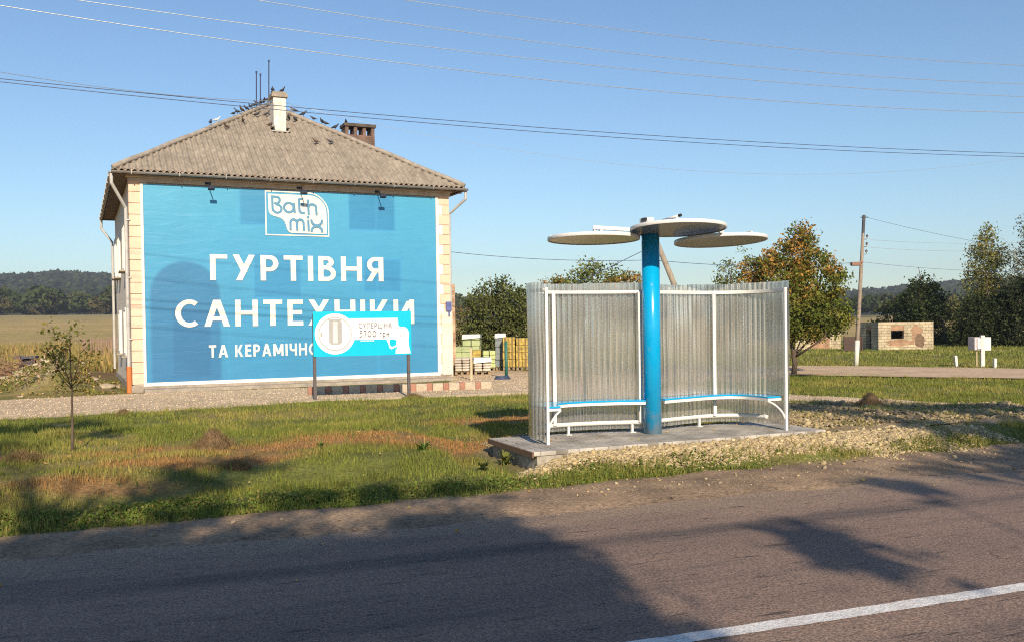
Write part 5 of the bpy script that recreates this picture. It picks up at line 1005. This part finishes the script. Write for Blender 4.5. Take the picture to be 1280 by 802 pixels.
# ------------------------------------------------------------------ block ruin and low walls
hb = G(1098, 437.5); HWp = (1167 - 1098) / F_PX * hb[1]; hz = AT(1130, 402, hb[1])[2]
ruin = thing('block_hut', 'roofless hut of pale blocks with a brick framed window hole and soot stains', 'hut', (hb[0], hb[1], 0))
pblk = brick_mat('pale_block_wall', (.52, .43, .29), (.44, .36, .24), (.28, .22, .15), 1.6, .34, .16, .5, .014); oblk = brick_mat('orange_brick_wall', (.40, .20, .11), (.34, .18, .1), (.36, .28, .2), 2, .25, .08, .5, .012)
kx = lambda px: (px - 1098) / F_PX * hb[1]; kz = lambda py: AT(1120, py, hb[1])[2]
wx0, wx1, wz0, wz1 = kx(1114), kx(1130), kz(423), kz(413); T_ = .25
mb = MB(); mb.box((wx0 / 2, T_ / 2, hz / 2), (wx0, T_, hz)); mb.box(((wx1 + HWp) / 2, T_ / 2, hz / 2), (HWp - wx1, T_, hz)); mb.box(((wx0 + wx1) / 2, T_ / 2, wz0 / 2), (wx1 - wx0, T_, wz0)); lt = kz(406.5); mb.box(((wx0 + wx1) / 2, T_ / 2, (hz + lt) / 2), (wx1 - wx0, T_, hz - lt))
mb.box((HWp - T_ / 2, 1.6, hz / 2), (T_, 2.7, hz)); mb.box((HWp / 2, 2.95, hz / 2 - .1), (HWp, T_, hz - .2)); dz0, dz1 = 1.05, 1.85; mb.box((T_ / 2, (T_ + dz0) / 2, hz / 2), (T_, dz0 - T_, hz)); mb.box((T_ / 2, (dz1 + 2.83) / 2, hz / 2), (T_, 2.83 - dz1, hz)); mb.box((T_ / 2, (dz0 + dz1) / 2, hz - .1), (T_, dz1 - dz0, .2)); mb.build('wall', pblk, ruin)
MB().box(((wx0 + wx1) / 2, T_ / 2, (lt + wz1) / 2), (wx1 - wx0 - .01, T_ - .04, lt - wz1)).build('lintel', oblk, ruin); MB().box((T_ / 2, (dz0 + dz1) / 2, hz - .33), (T_ + .04, dz1 - dz0 - .02, .26)).build('lintel', oblk, ruin)
MB().box((HWp / 2, 1.55, hz - .32), (HWp - .52, 2.5, .08)).build('shading_slab', mat('dark_inside', (.06, .045, .035), rough=1), ruin); MB().box((HWp / 2, 1.6, .02), (HWp - .5, 2.4, .04)).build('floor', mat('dark_inside', (.06, .045, .035), rough=1), ruin)  # slab under the wall tops is added to keep the hut dark inside
st2 = MB()
for (a, b, c, d) in ((1139, 1153, 406, 424), (1108, 1146, 424, 432)):
    cx__, cz__ = (kx(a) + kx(b)) / 2, (kz(c) + kz(d)) / 2; rx, rz = (kx(b) - kx(a)) / 2, (kz(c) - kz(d)) / 2
    P = [(cx__ + rx * math.cos(t) * (1 + .18 * math.sin(5 * t)), -.006 - .003 * (a > 1120), cz__ + rz * math.sin(t) * (1 + .15 * math.cos(3 * t))) for t in np.linspace(0, 2 * math.pi, 70)[:-1]]; P = [(cx__ + (q_[0] - cx__) * f_, q_[1], cz__ + (q_[2] - cz__) * f_) for q_, f_ in zip(P, .75 + .5 * fbm(np.cos(np.linspace(0, 6.28, 70)[:-1]) * 2.5 + a, np.sin(np.linspace(0, 6.28, 70)[:-1]) * 2.5, 4, 3))]; st2.add(P, [tuple(range(len(P)))])
    st2.build('brick_patch', oblk, ruin); st2 = MB()
sx_, sz_ = kx(1150), kz(426); P = [(sx_ + .30 * math.cos(t) * f_, -.013, sz_ + .36 * math.sin(t) * f_) for t, f_ in zip(np.linspace(0, 6.283, 60)[:-1], .6 + .8 * fbm(np.cos(np.linspace(0, 6.28, 60)[:-1]) * 3, np.sin(np.linspace(0, 6.28, 60)[:-1]) * 3, 4, 8))]
MB().add(P, [tuple(range(len(P)))]).build('soot_stain', mat('soot', (.13, .085, .06), (.22, .14, .09), scale=6, rough=1), ruin)
wb0 = G(994, 437); k_ = wb0[1] / F_PX
low = thing('ruined_wall', 'low ruined wall of orange brick and pale plaster behind the orange tree', 'wall', (wb0[0], wb0[1], 0))
MB().box((10 * k_, .15, .38), (20 * k_, .3, .76)).box((50 * k_, .15, .55), (14 * k_, .3, 1.1)).build('pale_section', pblk, low); MB().box((31 * k_, .13, .40), (24 * k_, .3, .82)).build('brick_section', oblk, low)
gb = G(1055, 439); gt_ = thing('metal_gate', 'dark rusty metal sheet gate between the low wall and the hut', 'gate', (gb[0], gb[1], 0)); MB().box((.5, 0, .4), (1.05, .04, .72)).build('sheet', mat('rusty_sheet', (.06, .04, .035), (.09, .05, .04), scale=4, rough=.8), gt_)
g_ = MB()
for x_ in (0, 1.0): g_.box((x_, -.03, .42), (.06, .06, .9))
g_.bar((0, -.03, .8), (1.0, -.03, .8), .05); g_.build('gate_frame', MATS['rusty_sheet'], gt_)

# ------------------------------------------------------------------ mail boxes on a white post and two stub posts
mbp = G(1228, 459); k_ = mbp[1] / F_PX
mail = thing('mail_box', 'pair of white mail boxes fixed to a tall white post by the dirt road', 'mail box', (mbp[0], mbp[1], 0))
mwh = mat('mailbox_white', (.78, .74, .72), (.68, .63, .6), scale=6, rough=.6); mpk = mat('mailbox_lilac', (.52, .42, .44), (.62, .54, .54), scale=8, rough=.6)
MB().box((0, 0, 20 * k_), (4.6 * k_, .12, 40.5 * k_)).build('post', lime, mail, bevel=.006); MB().box((-5.5 * k_, .1, 11 * k_), (1.6 * k_, .05, 22 * k_)).build('thin_post', mat('bare_wood', (.45, .36, .22), rough=.8), mail)
b_ = MB().box((-6.2 * k_, .14, 30 * k_), (12 * k_, .34, 16 * k_), R(14)).build('left_box', mpk, mail, bevel=.012); MB().box((-4.2 * k_, -.055, 30 * k_), (6.5 * k_, .01, 13 * k_), R(14)).build('box_door', mwh, b_)
sl_ = MB()
for z in (32, 29.5, 27): sl_.box((-4.0 * k_, -.064, z * k_), (4.0 * k_, .006, .8 * k_), R(14))
sl_.build('door_slot', mpk, b_)
MB().box((6.3 * k_, .12, 29.6 * k_), (9 * k_, .3, 16.5 * k_), R(-4)).build('right_box', mwh, mail, bevel=.012)
for px, top, lab, lean in ((1195.5, 444, 'short white stub post left of the mail boxes', .05), (1243.5, 447, 'short white stub post right of the mail boxes', 0)):
    p = G(px, 459.5 if px > 1200 else 459.0); hh = (459 - top) * p[1] / F_PX; o = MB().box((0, 0, hh / 2 - .05), (.10, .10, hh + .1)).build('stub_post', lime, None, bevel=.012); o.rotation_euler = (0, -lean * 2, .2); o.location = tuple(p); tag(o, lab, 'post', 'white stub posts')

# ------------------------------------------------------------------ goods stacked beside the house
def pallet(t, w, d):
    m = MB()
    for k in range(5): m.box((-w / 2 + (k + .5) * w / 5, 0, .13), (w / 5 - .03, d, .022))
    for y_ in (-d / 2 + .06, 0, d / 2 - .06): m.box((0, y_, .03), (w, .09, .022)); [m.box((x_, y_, .08), (.09, .09, .075)) for x_ in (-w / 2 + .06, 0, w / 2 - .06)]
    m.build('pallet', mat('pallet_wood', (.36, .27, .17), (.24, .18, .11), scale=6, rough=.9), t)
def goods(name, lab, px0, px1, y0, y1, Y, d, m, nx, nz, seed, cap=None, wrap=0, zb=None, pal=True):
    r_ = random.Random(seed); a, b = AT(px0, y1, Y), AT(px1, y0, Y); w = b[0] - a[0]; zb = a[2] if zb is None else zb; zt__ = b[2]; t = thing(name, lab, 'goods stack', ((a[0] + b[0]) / 2, Y + d / 2, zb), R(r_.uniform(-4, 6)), 'goods stacked beside the house')
    z0 = .145 if pal else 0.0; H_ = zt__ - zb - z0
    if pal: pallet(t, w, d)
    q = MB()
    for i in range(nx):
        for k in range(nz):
            for j in range(2): q.box((-w / 2 + (i + .5) * w / nx + r_.uniform(-.012, .012), (j - .5) * d / 2 + r_.uniform(-.012, .012), z0 + (k + .5) * H_ / nz), (w / nx - .012, d / 2 - .012, H_ / nz - .008), r_.uniform(-.03, .03))
    q.build('bags' if m is paper else 'cartons', m, t, bevel=.05 if m is paper else .02, seg=3)
    if cap: MB().add([(x_ * w * .53, y_ * d * .54, z0 + H_ + z_) for x_, y_, z_ in ((-1, -1, -.18), (1, -1, -.12), (1, 1, -.15), (-1, 1, -.15), (-.94, -.94, .012), (.94, -.94, .02), (.94, .94, .012), (-.94, .94, .012))], [(4, 5, 6, 7), (0, 1, 5, 4), (1, 2, 6, 5), (2, 3, 7, 6), (3, 0, 4, 7)]).build('wrap', cap, t)
    if wrap:
        s_ = MB(); [s_.box((x_ * w, -d / 2 - .004, z0 + H_ / 2), (.06, .012, H_)) for x_ in (-.28, .28)]; s_.build('strap', mat('brown_strap', (.22, .14, .05), rough=.7), t)
    return t
film = mat('white_film', (.72, .71, .68), (.6, .6, .58), scale=5, rough=.25); paper = mat('paper_bag', (.60, .54, .46), (.48, .42, .36), scale=7, rough=.8, fine=(14, .2)); greenb = mat('green_carton', (.34, .42, .20), (.46, .50, .28), scale=3, rough=.7); yellowb = mat('yellow_carton', (.50, .37, .08), (.33, .23, .06), scale=5, rough=.6, fine=(9, .3)); greyb = mat('slate_carton', (.16, .20, .22), (.24, .27, .28), scale=3, rough=.6); paleg = mat('lime_carton', (.50, .55, .26), (.42, .48, .22), scale=3, rough=.6)
Y0 = float(G(595, 468.5)[1])
goods('bagged_goods_pallet', 'pallet of pale paper bags nearest the house corner', 569, 587.5, 447, 469, Y0, 1.0, paper, 2, 5, 1)
goods('bagged_goods_pallet', 'pallet of pale paper bags with torn white film, right of the thin cream post', 591, 612, 447, 469, Y0, 1.0, paper, 2, 5, 2, film)
goods('carton_stack', 'green carton stack right behind the paper bags by the wall', 567, 589, 433, 466, Y0 + 1.8, 1.0, greenb, 2, 4, 3)
tw = goods('carton_stack', 'tall green carton stack topped with white film', 579, 600, 418, 465, Y0 + 3.3, 1.0, greenb, 2, 6, 4, film); goods('carton_stack', 'yellow carton stack between the green cartons', 590, 600.5, 437, 466, Y0 + 1.9, .8, yellowb, 1, 4, 5)
goods('carton_stack', 'light lime carton stack standing apart in the gap', 603, 618, 438, 464, Y0 + 3.0, 1.0, paleg, 2, 4, 6); goods('carton_stack', 'slate grey stack under a white film hood', 619.5, 632, 417, 463, Y0 + 3.2, 1.0, greyb, 1, 5, 7, film)
goods('tile_pallet', 'yellow tile stack with brown straps just behind the green post', 629, 644, 421, 463, Y0 + 2.6, .9, yellowb, 2, 4, 8, None, 1); goods('tile_pallet', 'yellow tile stack with brown straps beside the shelter edge', 645, 660, 422, 463, Y0 + 2.6, .9, yellowb, 2, 4, 9, None, 1)
p = G(633, 473); o = MB().tube([(0, 0, -.1), (0, 0, 47 * p[1] / F_PX)], .055, 10).build('fence_post', mat('green_paint', (.02, .12, .10), (.03, .14, .11), rough=.5), None, smooth=True); o.location = tuple(p); tag(o, 'dark green steel post standing in front of the yellow stacks', 'post')
p = G(589.5, 475); o = MB().box((0, 0, .5), (.07, .07, 1.06)).build('timber_post', mat('bare_timber', (.58, .46, .30), (.48, .37, .24), scale=6, rough=.85), None, bevel=.004); o.location = tuple(p); tag(o, 'thin cream timber post in front of the paper bags', 'post')
p = G(628, 474); cl = MB()
for k in range(3): cl.tube([(.26 * math.cos(t) * (1 - .1 * k), .26 * math.sin(t) * (1 + .05 * k), .03 + .035 * k) for t in np.linspace(0, 6.28, 24)], .016, 6)
o = cl.build('hose_coil', wire_d, None, smooth=True); o.location = tuple(p); tag(o, 'dark hose coiled on the gravel beside the green post', 'hose')

# ------------------------------------------------------------------ clutter left of the house
fb_ = G(104, 449); k_ = fb_[1] / F_PX; Fw_ = 46 * k_; fh = 27 * k_
fen = thing('picket_fence', 'old reddish wooden pale fence leaning behind the weeds left of the house', 'fence', (fb_[0], fb_[1], 0)); pk = mat('old_pale', (.30, .20, .15), (.20, .13, .10), scale=5, rough=.9, stretch=(4, 4, .6))
r_ = random.Random(3)
for k in range(15): MB().box((k * Fw_ / 14, 0, fh / 2 * (1 + r_.uniform(-.12, .05))), (.10, .025, fh * (1 + r_.uniform(-.15, .06))), M=Matrix.Rotation(r_.uniform(-.05, .05), 3, 'Y')).build('pale', pk, fen)
for z in (.3, .8): MB().box((Fw_ / 2, .04, fh * z), (Fw_ + .1, .04, .08)).build('rail', pk, fen)
p = G(40, 474); sk = MB(); 
V = []
prof = [(0, 0), (.30, .02), (.36, .16), (.30, .34), (.16, .44), (0, .46)]
sk.lathe(prof, 14); o = sk.build('sack', mat('white_sack', (.70, .68, .64), (.56, .53, .48), scale=5, rough=.8, bump=.6, bscale=6), None, smooth=True); o.scale = (1.3, .7, .95); o.location = (p[0], p[1], 0); tag(o, 'full white sack lying under a grey board among the weeds', 'sack')
q0, q1 = AT(22, 461, p[1] - .1), AT(55, 452, p[1] + .2); o = MB().bar((0, 0, 0), tuple(q1 - q0), .32, .06).build('board', mat('grey_board', (.33, .26, .20), (.22, .17, .13), scale=5, rough=.9, stretch=(4, 4, .6)), None, bevel=.006); o.location = tuple(q0); tag(o, 'weathered grey board resting slanted on the white sack', 'board')
p2_ = AT(33, 446, p[1] + .9); o = MB().box((0, 0, 0), (.75, .5, .10), .2).box((0, .1, -.4), (.5, .3, .7)).build('crate', mat('dark_crate', (.05, .06, .08), (.08, .08, .09), rough=.6), None, bevel=.01); o.location = (p2_[0], p2_[1], max(.75, p2_[2])); tag(o, 'dark blue grey crate behind the white sack', 'crate')
p3 = G(12, 474); rng = np.random.default_rng(5); bh = MB()
for k in range(260):
    c = np.array([rng.normal() * .75, rng.normal() * .4, abs(rng.normal()) * .32]); d = rng.normal(size=3); d[2] *= .4; d *= rng.uniform(.2, .6) / np.linalg.norm(d); bh.tube([c - d, c + rng.normal(size=3) * .05, c + d], [.012, .010, .004], 4, cap=False)
o = bh.build('brush_pile', mat('dry_twig', (.36, .22, .14), (.24, .14, .09), scale=8, rough=.95), None); o.location = (p3[0], p3[1], .1); tag(o, 'heap of dry reddish brushwood at the left edge behind the path', 'brush pile')
# rocks in the mound
for px, py, r0, lab in ((133, 478, .30, 'largest pale rock in the weedy mound left of the house'), (117, 487, .18, 'small pale rock low in the weedy mound'), (100, 467, .16, 'small pale rock high in the weedy mound'), (8, 487, .26, 'flat pale rock at the left edge beside the path'), (25, 495, .2, 'flat pale rock close to the path near the left edge')):
    Yr = 28.0 if px > 60 else 27.5; p = AT(px, py, Yr); z = float(H(np.array([p[0]]), np.array([p[1]]))[0]); rng = np.random.default_rng(int(px)); m = MB()
    prof = [(0, -.1)] + [(r0 * math.sin(t), r0 * .6 * (1 - math.cos(t)) / 2 * 1.2 - .05) for t in np.linspace(.5, 3.1, 7)]
    m.lathe(prof, 11); m.v = [tuple(np.array(v) * (1 + .22 * (fbm(v[0] * 4 + px, v[1] * 4 + v[2] * 5, 2, 3) - .5) * 2)) for v in m.v]; o = m.build('rock', mat('pale_rock', (.48, .40, .29), (.34, .28, .2), scale=6, rough=.95, bump=.5), None); o.location = (p[0], p[1], z); o.rotation_euler = (0, 0, px); tag(o, lab, 'rock', 'pale rocks in the mound')

# ------------------------------------------------------------------ earth heaps and broad leaved plants on the lawn
heap_m = mat('heap_earth', (.19, .115, .062), (.12, .075, .045), scale=7, rough=.95, bump=.8, bscale=24, fine=(40, .25))
for px, py, w, h, lab, grassy in ((262, 574, 52, 25, 'large brown earth heap with dry grass in the middle of the lawn', 1), (151, 523, 22, 9, 'small pale earth heap by the path on the left', .5), (1092, 510, 32, 17, 'pointed brown earth heap among the stones right of the shelter', .6), (292, 598, 34, 9, 'low flat earth heap near the road left of the broad dry patch', .8), (20, 598, 44, 12, 'low rust brown earth heap at the left edge of the lawn', 1), (516, 500, 26, 6, 'flat straw coloured heap beside the gravel path below the price board', 1)):
    p = G(px, py); k_ = p[1] / F_PX; rx, hz_ = w * k_ / 2, h * k_; z0 = float(H(np.array([p[0]]), np.array([p[1] + rx * .6]))[0]); t = thing('earth_heap', lab, 'earth heap', (p[0], p[1] + rx * .7, z0 - .02))
    nr, na = 12, 30; V = [(0, 0, hz_)]; Fc = []; seed = int(px)
    for i in range(1, nr + 1):
        for j in range(na):
            a = 2 * math.pi * j / na; f = i / nr; r__ = f * 1.25; x_, y_ = rx * r__ * math.cos(a), rx * .85 * r__ * math.sin(a); z_ = hz_ * math.exp(-2.6 * f ** 2.2) * (1 + .5 * (float(fbm(np.array([x_ * 7 + seed]), np.array([y_ * 7]), 3, 2)[0]) - .5)) - .05 * f; V.append((x_, y_, z_))
    for j in range(na): Fc.append((0, 1 + j, 1 + (j + 1) % na))
    for i in range(nr - 1):
        for j in range(na): a = 1 + i * na; Fc.append((a + j, a + na + j, a + na + (j + 1) % na, a + (j + 1) % na))
    MB().add(V, Fc).build('earth', heap_m, t, smooth=True)
    rng = np.random.default_rng(seed); n = int(900 * grassy); a = rng.random(n) * 6.283; f = np.sqrt(rng.random(n)) * 1.15; x = rx * f * np.cos(a); y = rx * .85 * f * np.sin(a); z = hz_ * np.exp(-2.6 * (f / 1.25) ** 2.2); b = rng.random(n) * 6.28; hh = rng.uniform(.02, .08, n); w_ = .008
    P = np.empty((n, 3, 3)); P[:, 0] = np.stack([x - w_ / 2, y, z - .02], 1); P[:, 1] = np.stack([x + w_ / 2, y, z - .02], 1); P[:, 2] = np.stack([x + np.cos(b) * hh * .8, y + np.sin(b) * hh * .8, z + hh], 1)
    np_mesh('dry_grass', P.reshape(-1, 3), np.arange(3 * n).reshape(-1, 3), grass_m, t, np.repeat(np.array([[.15, .095, .055], [.12, .08, .045], [.19, .14, .065]])[rng.choice(3, n)] * rng.uniform(.7, 1.2, n)[:, None], 3, 0))
def dock(px, py, w, h, lab, col, n=26, name='dock_plant'):
    p = G(px, py); k_ = p[1] / F_PX; z0 = float(H(np.array([p[0]]), np.array([p[1]]))[0]); rng = np.random.default_rng(int(px)); V = []; Fc = []; C = []
    for k in range(n):
        a = rng.random() * 6.283; L = w * k_ * .5 * rng.uniform(.5, 1.1); el = rng.uniform(.15, 1.2); wd = L * .42; d = np.array([math.cos(a), math.sin(a), 0]); s = np.array([-math.sin(a), math.cos(a), 0]); o = len(V)
        for i in range(5):
            f = i / 4; c = d * L * f * math.cos(el * .6) + np.array([0, 0, h * k_ * (math.sin(el) * f * 1.35 - .75 * f * f * rng.uniform(.5, 1))]); ww = wd * math.sin(math.pi * (.12 + .85 * f)) * .5
            V += [c - s * ww + [0, 0, .01], c, c + s * ww + [0, 0, .01]]; C += [np.array(col) * rng.uniform(.8, 1.2)] * 3
        for i in range(4):
            q = o + 3 * i; Fc += [(q, q + 1, q + 4, q + 3), (q + 1, q + 2, q + 5, q + 4)]
    o = np_mesh(name, np.array(V), np.array(Fc), leaf_m, None, np.array(C), smooth=True); o.location = (p[0], p[1], z0 + .01); tag(o, lab, 'plant', 'broad leaved weeds on the lawn')
dock(530, 581, 24, 16, 'bright green dock plant alone on the dry patch', (.085, .14, .03)); dock(604, 588, 20, 14, 'dark leafy weed at the left foot of the platform', (.045, .06, .02)); dock(632, 583, 26, 22, 'tall yellow green weed against the concrete end of the platform', (.11, .12, .03), 34); dock(400, 578, 16, 12, 'small green weed beside the reddish soil in the lawn', (.08, .11, .03), 18); dock(470, 552, 14, 8, 'faint low weed at the upper rim of the dry patch', (.08, .10, .03), 14)

# ------------------------------------------------------------------ pigeons on the roof
def proj(P): d = np.asarray(P) - EYEP; z = d @ Fw; return CX + F_PX * (d @ Rt) / z, CY - F_PX * (d @ Up) / z
def world(q): return np.array([*(BO + e1 * q[0] + e2 * q[1]), q[2]])
def pigeon_mesh(name, m, pose):
    rings = [(-.175, .055, .03, .006), (-.12, .07, .034, .014), (-.07, .085, .048, .036), (0, .10, .060, .054), (.06, .122, .052, .050), (.092, .15 + pose * .02, .032, .034), (.108, .178 + pose * .03, .027, .028), (.125, .19 + pose * .03, .026, .026), (.145, .188 + pose * .03, .014, .014), (.168, .180 + pose * .03, .004, .004)]
    V = []; n = 10
    for x, z, ry, rz in rings: V += [(x, ry * math.cos(2 * math.pi * k / n), z + rz * math.sin(2 * math.pi * k / n)) for k in range(n)]
    Fc = [(i * n + k, i * n + (k + 1) % n, (i + 1) * n + (k + 1) % n, (i + 1) * n + k) for i in range(len(rings) - 1) for k in range(n)] + [tuple(range(n))[::-1], tuple((len(rings) - 1) * n + k for k in range(n))]
    mb = MB().add(V, Fc)
    for s in (-1, 1): mb.tube([(.01, s * .02, .07), (.015, s * .022, .0)], .006, 5); mb.add([(.05, s * .056, .13), (-.02, s * .066, .125), (-.13, s * .035, .085), (-.03, s * .064, .075)], [(0, 1, 2, 3)])
    o = mb.build(name, m, None, smooth=True); me = o.data; bpy.data.objects.remove(o); return me
pd = mat('pigeon_dark', (.035, .035, .045), (.07, .07, .085), scale=14, rough=.6); pg = mat('pigeon_brown', (.12, .07, .05), (.07, .05, .045), scale=14, rough=.7); pw_ = mat('pigeon_white', (.78, .76, .74), (.66, .64, .62), scale=14, rough=.7)
PM = {k: [pigeon_mesh('pigeon', m, q) for q in (0, 1)] for k, m in (('d', pd), ('b', pg), ('w', pw_))}
for pm_ in PM.values():
    for me in pm_: me.use_fake_user = False
hipL = (np.array([-OV, -OV, EZ + .14]), np.array(A1) + [0, 0, .09]); hipR = (np.array([RW - OV, -OV, EZ + .14]), np.array(A1) + [0, 0, .09])
def on_hip(hip, px):
    lo_, hi_ = 0.0, 1.0
    for _ in range(40):
        m_ = (lo_ + hi_) / 2; x_ = proj(world(hip[0] + (hip[1] - hip[0]) * m_))[0]
        if (x_ < px) == (hip is hipL): lo_ = m_
        else: hi_ = m_
    return hip[0] + (hip[1] - hip[0]) * lo_
r_ = random.Random(12); birds = []
for px, c in ((263, 'd'), (292, 'd'), (297, 'd'), (302.5, 'b'), (308, 'd'), (313, 'd'), (318, 'd'), (322, 'd'), (326, 'd'), (330, 'd'), (334, 'd')): birds.append((on_hip(hipL, px), c, 'dark pigeon in the close row on the left hip of the roof' if px > 280 else 'dark pigeon sitting apart, lowest on the left hip of the roof', 'pigeons on the left hip of the roof'))
birds.append((on_hip(hipL, 271), 'w', 'white pigeon on the left hip of the roof', 'pigeons on the left hip of the roof'))
for px, c in ((368, 'd'), (379, 'd'), (392, 'd'), (403, 'd'), (407, 'd'), (419, 'd')): birds.append((on_hip(hipR, px), c, 'dark pigeon in the loose row on the right hip of the roof', 'pigeons on the right hip of the roof'))
birds.append((on_hip(hipR, 364.5), 'w', 'white pigeon on the right hip beside the whitewashed chimney', 'pigeons on the right hip of the roof'))
for px, py, c, lab in ((283, 163, 'b', 'brown pigeon on the roof sheets below the white pigeon'), (304, 155, 'b', 'brown pigeon on the roof sheets just under the crowded left hip'), (321, 148, 'd', 'dark pigeon on the roof sheets left of the chimney below the masts'), (333, 147, 'd', 'dark pigeon close to the left side of the whitewashed chimney'), (338, 160, 'b', 'brown pigeon on the roof sheets by the foot of the whitewashed chimney'), (361, 152, 'd', 'dark pigeon tucked against the right side of the whitewashed chimney'), (369, 154, 'd', 'dark pigeon on the roof sheets just right of the whitewashed chimney'),
                       (395, 182, 'b', 'brown pigeon in the middle of the right half of the roof'), (413, 182, 'd', 'dark pigeon in the middle of the right half of the roof')):
    q = slope_hit(px, py); q[2] += .05; birds.append((q, c, lab, 'pigeons on the front slope of the roof'))
for dx_, dy_ in ((-.2, .1), (-.12, .45), (.12, .12)): birds.append((np.array([c0[0] + dx_, c0[1] + dy_, zt + .185]), 'd', 'dark pigeon on top of the whitewashed chimney', 'pigeons on the whitewashed chimney'))
birds.append((np.array([bc[0] - .48, bc[1] - .1, bt + .0]), 'd', 'dark pigeon on top of the sooty brick chimney', None))
for q, c, lab, grp in birds:
    o = bpy.data.objects.new('pigeon', r_.choice(PM[c])); COL.objects.link(o); o.location = tuple(world(q)); o.rotation_euler = (0, 0, r_.uniform(0, 6.28)); k = r_.uniform(.76, .92); o.scale = (k, k, k); tag(o, lab, 'pigeon', grp)

# ------------------------------------------------------------------ the hazy morning air
hz_m = bpy.data.materials.new('morning_haze'); hz_m.use_nodes = True; t = hz_m.node_tree; t.nodes.remove(t.nodes['Principled BSDF']); pv = N(t, 'ShaderNodeVolumePrincipled'); pv.inputs['Color'].default_value = (.84, .88, 1.0, 1); pv.inputs['Density'].default_value = .00030; pv.inputs['Anisotropy'].default_value = .2
t.links.new(pv.outputs[0], t.nodes['Material Output'].inputs['Volume'])
kind(MB().box((0, 0, 52), (3560, 3560, 112)).build('haze', hz_m), 'stuff')
